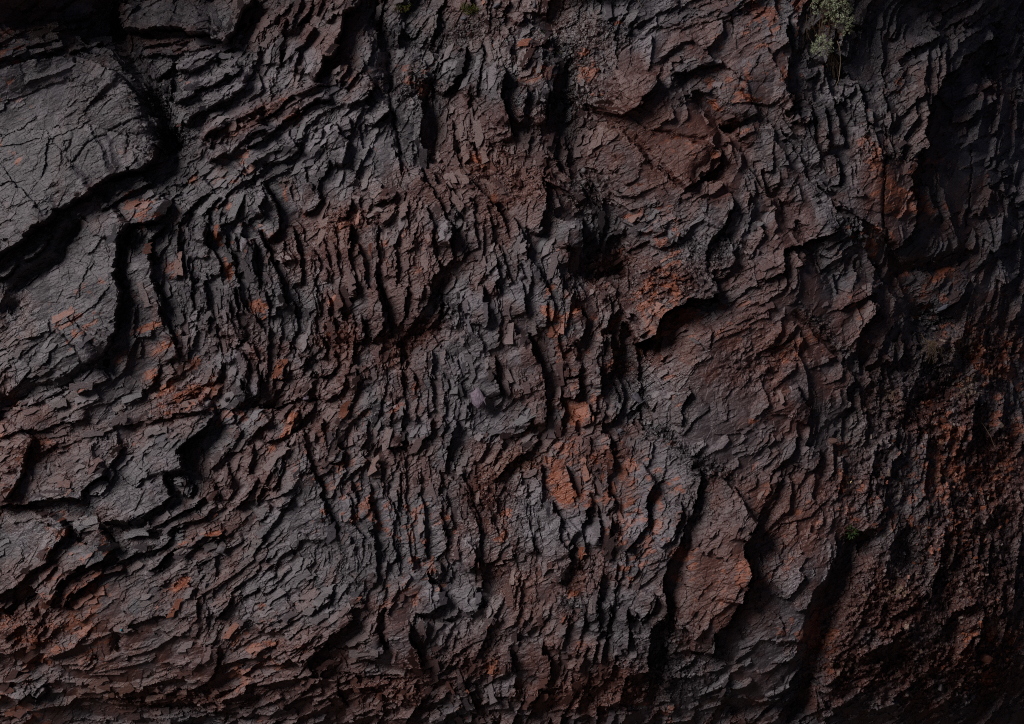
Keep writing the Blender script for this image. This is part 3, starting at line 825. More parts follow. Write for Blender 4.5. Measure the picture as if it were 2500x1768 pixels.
# colour of the stone: rust, brown iron earth, lichen, facet to facet variation, painted gully shade
RUST = [(1337,761,20,34,60,1.1),(1342,705,12,28,110,.8),(1413,1009,34,34,0,1.3),(1403,760,24,27,0,.6),(1375,1205,34,30,-20,1.1),(1358,1168,9,28,90,1),(704,1035,11,46,-28,1.2),(668,1092,28,12,45,.6),
(636,752,24,20,0,1),(825,738,36,13,20,.7),(678,905,9,26,-10,1),(365,798,42,9,15,1.3),(400,850,50,16,25,.8),(470,890,40,20,20,.75),(300,870,50,14,25,.6),(368,912,24,18,0,.85),(560,660,12,32,10,1),(537,585,9,45,8,.85),(405,945,44,11,40,.9),(438,845,10,35,8,.85),
(205,950,64,9,30,.75),(520,940,40,34,0,.55),(622,785,35,30,0,.5),(440,1430,36,23,15,.9),(437,1485,22,8,10,.9),(524,1302,34,9,15,1.2),(452,1325,24,7,20,.9),(362,1202,18,16,0,.55),(1170,392,42,15,-18,1),
(1215,490,20,60,30,.6),(1235,552,8,5,0,1.2),(1515,60,14,5,0,1.2),(1274,108,14,8,10,.8),(1335,168,18,7,-10,.8),(1745,252,20,10,-20,.95),(1745,380,16,8,10,1.1),(1555,455,24,8,0,.9),
(1640,330,150,90,-10,.40),(1630,510,26,10,-25,.6),(1820,232,26,8,-20,.9),(2150,430,30,45,0,.28),(2230,410,36,24,30,.45),(2345,655,52,16,35,.85),(2310,700,40,14,20,.5),(2015,950,50,60,60,.32),
(1830,1030,32,12,0,.65),(2100,760,36,20,40,.4),(1750,1370,70,110,-25,.38),(1765,1490,46,24,40,.5),(1225,1290,30,50,0,.6),(1395,1445,18,12,0,.8),(1417,1350,8,20,-20,.85),(1318,1390,12,30,0,.65),
(690,1390,14,12,0,.65),(1085,1255,30,28,0,.5),(752,1580,26,12,10,.75),(650,1575,46,12,10,.65),(1200,1635,28,28,0,.75),(1230,1255,28,20,0,.85),(930,1475,50,10,15,.55),(477,436,9,6,40,1.3),
(283,315,12,5,10,.8),(232,405,34,12,0,.4),(50,400,26,9,30,.6),(340,530,18,8,10,.75),(915,365,12,8,0,.85),(735,285,18,34,-30,.6),(700,470,7,28,10,.85),(825,560,30,24,0,.6),(2355,1320,100,85,0,.55),
(2393,1590,24,76,0,.75),(2470,1575,30,30,0,.85),(2475,1700,32,55,0,.7),(1470,700,30,14,0,.5),(1620,870,30,16,0,.55),(1800,1150,90,40,10,.4),(1290,700,18,24,0,.3),(60,830,60,30,0,.45),(330,1090,20,8,0,.5),
(1660,850,120,60,0,.3),(1880,1180,60,60,40,.4),(430,110,60,12,0,.4),(790,1060,20,30,0,.5),(850,1600,120,30,10,.35),(1420,1580,40,30,0,.5),(2070,1100,40,40,0,.45),(1640,1190,80,30,0,.4),(320,1640,20,8,0,.6),
(1010,1050,60,30,0,.25),(550,330,60,30,30,.35),(1180,1540,80,60,0,.3),(1240,840,40,30,0,.25)]
LICHEN = [(2415,845,62,32,20,.85),(2420,945,36,46,0,.9),(2195,960,34,42,0,.6),(2210,850,30,32,0,.4),(2195,1455,36,26,0,.7),(2225,1465,9,32,20,1),(2330,1580,18,32,0,.85),(2085,1625,30,42,0,.5),
(2220,1195,16,26,0,.7),(2350,1360,34,22,0,.6),(2330,1180,26,22,0,.6),(2295,1680,32,20,0,.6),(2150,1400,26,30,0,.4),(2260,1000,40,20,0,.4),(110,60,44,22,-35,.7),(1135,20,22,6,0,.4),(2480,1560,30,20,0,.7)]
rr = field(RUST); rn = .5 * va[4][0] + .3 * vb[4][2] + .2 * (g1[4][1]) + .35 * fbm(X, Y, 14, 3, 130)
rust = sstep(rr - .68 * rn, .05, .5)
spk = sstep(fbm(X, Y, 200, 3, 140) + .55 * fbm(X, Y, 22, 3, 145) + .5 * (va[4][1] - .5) + .22 * rubble, .36, .75)
rust = np.clip(rust + .65 * spk * fine_, 0, 1)
brown = np.clip(sstep(fbm(X, Y, 190, 4, 150) + .35 * fbm(X, Y, 30, 3, 155) + .3 * (vb[4][0] - .5), -.28, .42) * .7 + .7 * field([(1740, 1370, 100, 220, -20, 1), (1650, 350, 150, 130, 0, .8), (1780, 950, 170, 150, 0, .7), (120, 1090, 200, 120, 20, .6), (300, 1560, 280, 150, 0, .8), (2150, 430, 60, 120, 0, .8), (1900, 1250, 160, 120, 0, .9), (1000, 560, 200, 100, 0, .4), (1250, 1450, 120, 160, 0, .5)]) + rubble * .8 + dirt * .5 + rr * .5 - .5 * smooth * (X < 900), 0, 1)
lich = sstep(field(LICHEN) * (.55 + .9 * fbm(X, Y, 9, 3, 160, .7)) * 1.7 - .35 * g1[4][0], .22, .5)
ochre = field([(110, 60, 60, 34, -35, .8), (477, 436, 12, 9, 40, .9), (2100, 1020, 60, 80, 0, .3), (405, 945, 44, 14, 40, .5), (2345, 655, 52, 18, 35, .4), (1500, 320, 40, 10, 0, .3), (300, 1700, 160, 40, 0, .35), (1260, 1140, 60, 30, 0, .4)])
tone = np.clip(.5 + .38 * (va[4][2] - .5) + .35 * (vb[4][1] - .5) + .55 * fbm(X, Y, 45, 4, 170, .6) + .2 * fbm(X, Y, 300, 2, 175), 0, 1)
shale_shade = np.clip(1.2 * gravel + field([(1570, 700, 150, 70, 0, .75), (1390, 250, 50, 190, 0, .9), (1060, 130, 110, 150, 0, .8), (1480, 560, 90, 90, 0, .8), (1560, 900, 60, 130, 0, .7), (2300, 300, 120, 300, 0, .6), (2280, 640, 120, 60, 0, .8), (2250, 1450, 200, 300, 0, .55), (1650, 1560, 50, 200, 0, .8), (300, 60, 260, 60, 0, .55), (2320, 1000, 120, 140, 0, .6), (200, 330, 260, 220, 0, .3), (2450, 1500, 200, 300, 0, .6), (2400, 800, 200, 300, 0, .6), (2050, 60, 60, 90, 0, .6)]) * (.75 + .6 * fbm(X, Y, 60, 4, 185)), 0, 1)  # black scree, plus shade painted into the gullies, right side and top left
pale = np.clip(field([(655,520,30,52,100,1),(600,570,22,60,105,.8),(480,620,18,60,100,.8),(350,640,28,90,95,.8),(735,340,18,42,-80,.8),(1272,720,20,46,75,1),(1178,742,18,42,80,1),(1190,970,22,36,95,1),
 (958,1575,38,62,110,1.1),(1020,1045,34,44,80,.9),(860,1085,36,46,80,.6),(745,1240,38,60,110,.8),(1345,1290,18,50,100,1),(1308,1240,16,28,100,.9),(1548,1280,28,52,80,.9),(1612,1290,18,50,80,.7),(1452,1320,20,38,60,1),
 (1076,600,28,50,95,.8),(1105,160,24,55,75,1),(1300,240,28,90,95,.8),(110,190,110,40,20,.7),(200,640,90,60,30,.7),(280,1190,62,34,20,.8),(430,30,110,24,0,.8),(432,1185,30,28,60,.8),(760,890,30,30,0,.7),
 (1522,1370,18,40,90,.9),(1060,1450,34,34,0,.7),(1160,1465,28,30,0,.9),(905,360,36,32,20,.7),(1010,560,24,60,95,.6),(600,1010,20,40,60,.8),(350,1480,80,34,15,.6),(500,965,22,18,0,.8),(570,880,16,40,95,.9),
 (630,960,18,36,95,.8),(730,880,14,30,60,.9),(1230,1660,26,24,0,.5),(1430,860,40,30,0,.4),(1740,1010,60,40,20,.5),(1380,560,30,46,90,.6),(2060,700,60,20,20,.4),(850,1320,60,22,30,.5)]) * (.8 + .5 * fbm(X, Y, 30, 3, 190)), 0, 1)
tone = np.clip(tone + .34 * pale, 0, 1); brown = np.clip(brown - .65 * pale, 0, 1)
wet = np.clip(gravel * .8 + .9 * sstep(fbm(X, Y, 330, 3, 180), .1, .45) + field([(1600, 700, 130, 60, 0, .8), (1370, 250, 60, 160, 90, .9), (1550, 900, 60, 160, 90, .6), (2250, 1500, 200, 300, 0, .6)]), 0, 1)

def hat(x, y):
    j = min(max(int(np.searchsorted(AY, y)), 1), NY - 2); i = min(max(int(np.searchsorted(AX, x)), 1), NX - 2)
    return float(H[j - 1:j + 2, i - 1:i + 2].max())

# ------------------------------------------------------------------ materials
def mat(name):
    m = bpy.data.materials.new(name); m.use_nodes = True
    t = m.node_tree; b = t.nodes['Principled BSDF']; return m, t, b
def node(t, kind, **kw):
    n = t.nodes.new(kind)
    for k_, v_ in kw.items(): setattr(n, k_, v_)
    return n
def mixc(t, fac, a, b):
    n = node(t, 'ShaderNodeMix', data_type='RGBA')
    for inp, v_ in ((n.inputs[0], fac), (n.inputs[6], a), (n.inputs[7], b)):
        if isinstance(v_, (int, float)): inp.default_value = v_
        elif isinstance(v_, tuple): inp.default_value = (*v_, 1)
        else: t.links.new(v_, inp)
    return n.outputs[2]
def mth(t, op, a, b=0., c=None):
    n = node(t, 'ShaderNodeMath', operation=op)
    for inp, v_ in zip(n.inputs, (a, b) + ((c,) if c is not None else ())):
        if isinstance(v_, (int, float)): inp.default_value = v_
        else: t.links.new(v_, inp)
    return n.outputs[0]
def rock_material():
    m, t, b = mat('iron_slate')
    co = node(t, 'ShaderNodeTexCoord').outputs['Object']
    def at_(nm): return node(t, 'ShaderNodeAttribute', attribute_name=nm).outputs['Fac']
    def nz(sc_, det, rg=.6, vec=co):
        n = node(t, 'ShaderNodeTexNoise'); n.inputs['Scale'].default_value = sc_; n.inputs['Detail'].default_value = det
        n.inputs['Roughness'].default_value = rg; t.links.new(vec, n.inputs['Vector']); return n.outputs[0]
    tone_, rust_, brown_, lich_, och_, wet_, sh_ = [at_(q) for q in ('tone', 'rust', 'brown', 'lichen', 'ochre', 'wet', 'shale_shade')]
    n1 = nz(34, 6, .7); n2 = nz(9, 5, .65)
    tt = mth(t, 'ADD', mth(t, 'MULTIPLY', tone_, .9), mth(t, 'MULTIPLY', mth(t, 'SUBTRACT', n1, .5), 1.1)); 
    ramp = node(t, 'ShaderNodeValToRGB'); t.links.new(tt, ramp.inputs[0]); e = ramp.color_ramp.elements
    e[0].position = .1; e[0].color = (.030, .025, .027, 1); e[1].position = .85; e[1].color = (.250, .214, .238, 1)
    x_ = e.new(.45); x_.color = (.092, .073, .076, 1)
    purp = mixc(t, mth(t, 'MULTIPLY', n2, .8), ramp.outputs[0], (.112, .100, .125))
    bf = mth(t, 'MULTIPLY', brown_, mth(t, 'ADD', .45, mth(t, 'MULTIPLY', n1, .9))); 
    c1 = mixc(t, bf, purp, (.150, .052, .037))
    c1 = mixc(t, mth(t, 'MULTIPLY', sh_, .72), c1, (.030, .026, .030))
    c2 = mixc(t, mth(t, 'MULTIPLY', och_, n1), c1, (.16, .075, .022))
    rc = mixc(t, n2, (.24, .058, .028), (.52, .16, .07))
    rf = node(t, 'ShaderNodeMapRange'); t.links.new(mth(t, 'ADD', rust_, mth(t, 'MULTIPLY', mth(t, 'SUBTRACT', n1, .5), .9)), rf.inputs[0])
    rf.inputs[1].default_value = .22; rf.inputs[2].default_value = .8
    c3 = mixc(t, mth(t, 'MULTIPLY', rf.outputs[0], .8), c2, rc)
    n3 = nz(70, 3, .7)
    lf = node(t, 'ShaderNodeMapRange'); t.links.new(n3, lf.inputs[0]); lf.inputs[1].default_value = .42; lf.inputs[2].default_value = .6
    c4 = mixc(t, mth(t, 'MULTIPLY', lich_, mth(t, 'MULTIPLY', lf.outputs[0], .8)), c3, (.36, .26, .17))
    t.links.new(c4, b.inputs['Base Color'])
    ro = mth(t, 'SUBTRACT', .45, mth(t, 'MULTIPLY', wet_, .16)); ro = mth(t, 'ADD', ro, mth(t, 'MULTIPLY', mth(t, 'SUBTRACT', n1, .5), .35))
    t.links.new(ro, b.inputs['Roughness']); b.inputs['Specular IOR Level'].default_value = .8
    mp = node(t, 'ShaderNodeMapping'); t.links.new(co, mp.inputs[0]); mp.inputs['Rotation'].default_value = (0, math.radians(27), 0); mp.inputs['Scale'].default_value = (.35, 1, 1)
    f1 = nz(170, 4, .8, mp.outputs[0]); f2 = nz(60, 5, .75, mp.outputs[0])
    bp = node(t, 'ShaderNodeBump'); bp.inputs['Strength'].default_value = .75; bp.inputs['Distance'].default_value = .008
    t.links.new(mth(t, 'ADD', mth(t, 'MULTIPLY', f1, .45), f2), bp.inputs['Height']); t.links.new(bp.outputs[0], b.inputs['Normal'])
    return m
ROCK = rock_material()

# ------------------------------------------------------------------ scene objects
def tag(o, label=None, cat=None, group=None, kind=None):
    for k_, v_ in (('label', label), ('category', cat), ('group', group), ('kind', kind)):
        if v_: o[k_] = v_
    return o
def inpoly(pts):
    xs = [p[0] for p in pts]; ys = [p[1] for p in pts]
    s = window(min(xs) - 16, max(xs) + 16, min(ys) - 16, max(ys) + 16)
    x = PX[s]; y = PY[s]; ins = np.zeros(x.shape, bool)
    for (ax, ay), (bx, by) in zip(pts, pts[1:] + pts[:1]):
        if ay == by: continue
        ins ^= ((ay > y) != (by > y)) & (x < (bx - ax) * (y - ay) / (by - ay) + ax)
    m = np.zeros(X.shape, bool); m[s] = ins; return m
def T(ox, oy, k, s): return [(ox + float(a) / k, oy + float(b) / k) for a, b in (q.split(',') for q in s.split())]
def mesh_from(name, verts, quads, attrs, material):
    me = bpy.data.meshes.new(name)
    me.vertices.add(len(verts)); me.vertices.foreach_set('co', verts.astype(F).ravel())
    n = len(quads); me.loops.add(n * 4); me.loops.foreach_set('vertex_index', quads.astype(np.int32).ravel())
    me.polygons.add(n); me.polygons.foreach_set('loop_start', np.arange(0, n * 4, 4, dtype=np.int32))
    me.update(calc_edges=True)
    me.polygons.foreach_set('use_smooth', np.zeros(n, bool))
    for k_, v_ in attrs.items():
        at_ = me.attributes.new(k_, 'FLOAT', 'POINT'); at_.data.foreach_set('value', v_.astype(F).ravel())
    me.materials.append(material)
    o = bpy.data.objects.new(name, me); sc.collection.objects.link(o); return o
ATT = dict(tone=tone, rust=rust, brown=brown, lichen=lich, ochre=ochre, wet=wet, shale_shade=shale_shade)
vid = np.arange(NX * NY).reshape(NY, NX)
Q = np.stack([vid[:-1, :-1], vid[1:, :-1], vid[1:, 1:], vid[:-1, 1:]], -1).reshape(-1, 4)
def co_of(Hm): return np.stack([(X - CX) * S, -Hm * S, CAMZ + (CY - Y) * S], -1).reshape(-1, 3)

SLABS = [
 (T(0, 0, 2.706, '478,378 620,395 700,450 790,500 860,580 920,650 975,700 1000,770 1030,800 1050,880 1052,1000 1045,1060 980,1090 930,1125 870,1120 780,1160 700,1200 640,1250 570,1300 470,1360 400,1395 370,1440 200,1570 0,1700 -300,1900 -420,1500 -300,600 0,490 80,450 200,410 330,372'),
  'big smooth grey slab of slate jutting out at the left edge over a black gap', 'rock slab'),
 (T(0, 0, 2.706, '1670,-60 1600,80 1575,130 1560,200 1530,240 1500,290 1420,270 1370,222 1300,215 1170,190 1040,170 960,177 820,175 760,130 735,90 745,-60'),
  'pale bluish slate block overhanging at the top, right of the black gully', 'rock slab'),
]
Hc = H.copy(); slabmask = []
for poly, lab, cat in SLABS:
    m = inpoly([(a, b) for a, b in poly]); slabmask.append(m); Hc[m] -= 60
quadset = np.zeros(len(Q), bool)
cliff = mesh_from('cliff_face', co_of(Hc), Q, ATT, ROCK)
tag(cliff, 'dark folded slate quarry face streaked with rust, filling the view', 'rock face', kind='structure')
for (poly, lab, cat), m in zip(SLABS, slabmask):
    q = Q[m.ravel()[Q].any(1)]
    e = np.concatenate([q[:, [0, 1]], q[:, [1, 2]], q[:, [2, 3]], q[:, [3, 0]]]); es = np.sort(e, 1)
    key = es[:, 0].astype(np.int64) * (NX * NY) + es[:, 1]; u_, inv, cnt = np.unique(key, return_inverse=True, return_counts=True)
    be = e[cnt[inv] == 1]
    used = np.unique(q); remap = np.full(NX * NY, -1); remap[used] = np.arange(len(used))
    V = co_of(H)[used]; bv = np.unique(be); bm = np.full(NX * NY, -1); bm[bv] = len(used) + np.arange(len(bv))
    back = co_of(H)[bv]; back[:, 1] = -(Hc.ravel()[bv] - 75) * S
    skirt = np.stack([remap[be[:, 1]], remap[be[:, 0]], bm[be[:, 0]], bm[be[:, 1]]], 1)
    sel = np.concatenate([used, bv])
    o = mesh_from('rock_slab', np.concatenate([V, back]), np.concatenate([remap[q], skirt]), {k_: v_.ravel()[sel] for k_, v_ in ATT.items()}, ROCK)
    tag(o, lab, cat)
del quadset

# hard broken plates and splinters still seated in the face (part of the rock)
def broken_plates(n, seed):
    r = random.Random(seed); V = []; FC = []; AT = {k_: [] for k_ in ATT}
    dens = np.clip((.25 + .75 * crag_ + .5 * rubble) * (1 - smooth) * (1 - .95 * np.clip(dirt * 1.5, 0, 1)), 0, 1); c = 0
    for q in range(n * 3):
        if c >= n: break
        cx = r.uniform(-40, 2700); cy = r.uniform(-40, 1810)
        if r.random() > at(dens, cx, cy) * (1. if cx < 1500 else .55 if cx < 2000 else .3): continue
        c += 1; th, am = orient(cx, cy); th += r.gauss(0, 10); t = math.radians(th); ct, st = math.cos(t), math.sin(t)
        b = (3. if cx < 1500 else 2.4) * (3.8 ** (r.random() ** 1.6)); a = b * r.uniform(1.2, 3.2); tk = b * r.uniform(.2, .45)
        en = math.radians((27 if 60 < th % 180 < 170 else 105) + r.gauss(0, 14)); sh = 1 / math.tan(max(.5, abs(t - en) % math.pi)) if abs(math.sin(t - en)) > .3 else 0
        sh = max(-1., min(1., sh)); nseg = r.choice((3, 4, 5, 6, 7)); out = []
        for k in range(nseg + 1): u = -a + 2 * a * k / nseg; out.append((u + sh * b * .8 + r.uniform(-.12, .12) * a, b * r.uniform(.4, 1.15)))
        for k in range(nseg, -1, -1): u = -a + 2 * a * k / nseg; out.append((u - sh * b * .8 + r.uniform(-.1, .1) * a, -b * r.uniform(.55, 1.1)))
        sl_ = r.uniform(.08, .42); su = r.uniform(-.12, .12); g_ = 14.; gx = max(-.7, min(.7, (at(H, cx + g_, cy) - at(H, cx - g_, cy)) / (2 * g_))); gy = max(-.7, min(.7, (at(H, cx, cy + g_) - at(H, cx, cy - g_)) / (2 * g_))); h0 = at(H, cx, cy) + r.uniform(-.05, .28) * b
        base = len(V); m = len(out); ids = dict((k_, at(v_, cx, cy)) for k_, v_ in ATT.items())
        if cx < 1550 and ids['brown'] > .3 and b < 5 and r.random() < .02: ids['rust'] = r.uniform(.7, 1.)
        tn = r.uniform(-.16, .25)
        for lay in (0, 1):
            for (u, v) in out:
                v2 = v * (1. if lay == 0 else .96)
                x = cx + u * ct + v2 * st; y = cy - u * st + v2 * ct; h = h0 + .75 * (gx * (x - cx) + gy * (y - cy)) + sl_ * v + su * u - (tk if lay else 0)
                V.append(W3(x, y, h))
                for k_ in AT: AT[k_].append(min(1, max(0, ids[k_] + (tn if k_ == 'tone' else 0))))
        FC.append(list(range(base, base + m))); FC.append(list(range(base + 2 * m - 1, base + m - 1, -1)))
        for k in range(m): k2 = (k + 1) % m; FC.append([base + k, base + m + k, base + m + k2, base + k2])
    me = bpy.data.meshes.new('broken_plates'); me.from_pydata(V, [], FC); me.update()
    bm = bmesh.new(); bm.from_mesh(me); bmesh.ops.recalc_face_normals(bm, faces=bm.faces); bm.to_mesh(me); bm.free()
    for k_, v_ in AT.items(): q = me.attributes.new(k_, 'FLOAT', 'POINT'); q.data.foreach_set('value', np.array(v_, F))
    me.materials.append(ROCK); o = bpy.data.objects.new('broken_plates', me); sc.collection.objects.link(o); o.parent = cliff
broken_plates(4800, 21)

# black shaly scree caught in the gullies: nobody could count it
def scree(n, seed):
    r = random.Random(seed); V = []; FC = []; AT = {k_: [] for k_ in ATT}; c = 0
    cub = [(-1, -1, -1), (1, -1, -1), (1, 1, -1), (-1, 1, -1), (-1, -1, 1), (1, -1, 1), (1, 1, 1), (-1, 1, 1)]
    fc = [(0, 3, 2, 1), (4, 5, 6, 7), (0, 1, 5, 4), (1, 2, 6, 5), (2, 3, 7, 6), (3, 0, 4, 7)]
    dn = np.clip(gravel * 1.2 + .35 * rubble + .5 * dirt * (X > 2000), 0, 1); cl_ = field([(2355, 1320, 110, 100, 0, .9), (2400, 1590, 50, 120, 0, .9), (2480, 1620, 70, 120, 0, 1), (2300, 1000, 80, 60, 0, .3), (2250, 1200, 60, 60, 0, .4)])
    for q in range(n * 12):
        if c >= n: break
        cx = r.uniform(-30, 2680); cy = r.uniform(-30, 1800)
        if r.random() > at(dn, cx, cy): continue
        c += 1; s = 1.6 * (4. ** (r.random() ** 2.2)); e = Vector((r.random(), r.random(), r.random())) * 6.28; from_e = __import__('mathutils').Euler(e).to_matrix(); h = at(H, cx, cy) + .2 * s
        ids = dict((k_, at(v_, cx, cy)) for k_, v_ in ATT.items()); tn = r.uniform(-.25, .3); di = at(dirt, cx, cy)
        if di > .25 and cx > 2000:
            z_ = r.random(); nn = at(cl_, cx, cy)
            if z_ < .55 * nn: ids['rust'] = 1.; ids['shale_shade'] = 0.
            elif z_ < .55 * nn + .16: ids['lichen'] = 1.; ids['tone'] = .9; ids['shale_shade'] = 0.
        base = len(V); ax = (r.uniform(.8, 1.5), r.uniform(.6, 1.1), r.uniform(.35, .8))
        for v in cub:
            p_ = from_e @ Vector([v[i] * ax[i] * s * r.uniform(.7, 1.05) for i in range(3)])
            V.append(W3(cx + p_.x, cy + p_.z, h + p_.y))
            for k_ in AT: AT[k_].append(min(1, max(0, ids[k_] * (.6 if k_ == 'shale_shade' else 1) + (tn if k_ == 'tone' else 0))))
        for f_ in fc: FC.append([base + i for i in f_])
    me = bpy.data.meshes.new('scree'); me.from_pydata(V, [], FC); me.update()
    bm = bmesh.new(); bm.from_mesh(me); bmesh.ops.recalc_face_normals(bm, faces=bm.faces); bm.to_mesh(me); bm.free()
    for k_, v_ in AT.items(): q = me.attributes.new(k_, 'FLOAT', 'POINT'); q.data.foreach_set('value', np.array(v_, F))
    me.materials.append(ROCK); o = bpy.data.objects.new('scree', me); sc.collection.objects.link(o)
    tag(o, 'dark shaly scree and grit lying in the gullies and on the ledges', 'scree', kind='stuff')
scree(9000, 31)
# ground at the foot of the face and the hillside it is cut into
gm, gt, gb = mat('quarry_floor')
gn = node(gt, 'ShaderNodeTexNoise'); gn.inputs['Scale'].default_value = 3; gn.inputs['Detail'].default_value = 8
gt.links.new(mixc(gt, gn.outputs[0], (.03, .025, .022), (.07, .05, .04)), gb.inputs['Base Color']); gb.inputs['Roughness'].default_value = .9
gbp = node(gt, 'ShaderNodeBump'); gt.links.new(gn.outputs[0], gbp.inputs['Height']); gt.links.new(gbp.outputs[0], gb.inputs['Normal'])
def sheet(name, f, x0, x1, nx, y0, y1, ny, m):
    bm = bmesh.new(); g = [[bm.verts.new(f(x0 + (x1 - x0) * i / nx, y0 + (y1 - y0) * j / ny)) for i in range(nx + 1)] for j in range(ny + 1)]
    for j in range(ny):
        for i in range(nx): bm.faces.new((g[j][i], g[j][i + 1], g[j + 1][i + 1], g[j + 1][i]))
    me = bpy.data.meshes.new(name); bm.to_mesh(me); bm.free(); me.materials.append(m)
    for p in me.polygons: p.use_smooth = True
    o = bpy.data.objects.new(name, me); sc.collection.objects.link(o); return o
tag(sheet('ground', lambda x, y: (x, y, .12 * mnoise.noise(Vector((x * .3, y * .3, 0)))), -300, 300, 90, -500, 3, 90, gm), 'bare stony quarry floor at the foot of the rock face', 'ground', kind='structure')
ztop = CAMZ + (CY - float(AY[0])) * S
tag(sheet('hill', lambda x, y: (x, y, ztop - .3 + .6 * mnoise.noise(Vector((x * .2, y * .2, 5)))), -40, 60, 60, .3, 80, 50, gm), 'hillside above and behind the rock face', 'hill', kind='structure')

def rim(x, y):      # unseen ring hill added to block low sky light; x runs round, y up
    a = math.radians(x); d = 55 + 45 * y; z = (24 * min(1, y * 1.6) + 5 * mnoise.noise(Vector((x * .08, y * 3, 2)))) * (0.75 if x < 60 else 1)
    return (-d * math.cos(a), -d * math.sin(a), z - .5)
tag(sheet('sky_block_hill', rim, 2, 178, 80, 0, 1, 14, gm), 'dark unseen hill ring added behind the camera to hold back sky light', 'hill', kind='structure')
# ------------------------------------------------------------------ loose stones lodged on the ledges
def stone_mat():
    m, t, b = mat('loose_stone')
    co = node(t, 'ShaderNodeTexCoord').outputs['Object']; info = node(t, 'ShaderNodeObjectInfo')
    n = node(t, 'ShaderNodeTexNoise'); n.inputs['Scale'].default_value = 30; n.inputs['Detail'].default_value = 6; t.links.new(co, n.inputs['Vector'])
    a = mixc(t, n.outputs[0], (.06, .052, .055), (.19, .165, .175))
    mx = node(t, 'ShaderNodeMix', data_type='RGBA', blend_type='MULTIPLY'); mx.inputs[0].default_value = 1
    t.links.new(a, mx.inputs[6]); t.links.new(info.outputs['Color'], mx.inputs[7]); t.links.new(mx.outputs[2], b.inputs['Base Color'])
    b.inputs['Roughness'].default_value = .6
    bp = node(t, 'ShaderNodeBump'); bp.inputs['Distance'].default_value = .01; t.links.new(n.outputs[0], bp.inputs['Height']); t.links.new(bp.outputs[0], b.inputs['Normal'])
    return m
STONE = stone_mat()
def stone(x, y, wd, ht, ang, label, color=(1, 1, 1), group=None, seed=0, thick=.5, cat='stone'):
    r = random.Random(seed * 7 + int(x)); bm = bmesh.new()
    for k in range(16):
        th = r.uniform(0, 2 * math.pi); zz = r.uniform(-1, 1); q = math.sqrt(max(0, 1 - zz * zz * .6)); rd = r.uniform(.8, 1.05)
        bm.verts.new((math.cos(th) * q * rd * wd / 2 * S, zz * thick * min(wd, ht) / 2 * S * 1.3, math.sin(th) * q * rd * ht / 2 * S))
    res = bmesh.ops.convex_hull(bm, input=bm.verts); bmesh.ops.delete(bm, geom=[g for g in res['geom_interior'] if isinstance(g, bmesh.types.BMVert)], context='VERTS')
    bmesh.ops.bevel(bm, geom=list(bm.edges), offset=.06 * min(wd, ht) * S, segments=1, affect='EDGES')
    bmesh.ops.triangulate(bm, faces=bm.faces); bmesh.ops.subdivide_edges(bm, edges=bm.edges, cuts=1)
    for v in bm.verts: v.co += v.normal * .035 * min(wd, ht) * S * mnoise.noise(v.co * 60 + Vector((x, y, 0)))
    me = bpy.data.meshes.new('loose_stone'); bm.to_mesh(me); bm.free(); me.materials.append(STONE)
    o = bpy.data.objects.new('loose_stone', me); sc.collection.objects.link(o)
    o.location = W3(x, y, hat(x, y) + .16 * min(wd, ht)); o.rotation_euler = (r.uniform(-.2, .2), -math.radians(ang), r.uniform(-.35, -.05)); o.color = (*color, 1)
    return tag(o, label, cat, group)
PURP = (1.75, 1.5, 1.85); RST = (1.9, .75, .5); BLU = (.95, 1.0, 1.15); LT = (1.5, 1.45, 1.45)
G = 'loose stones lodged on the ledges'
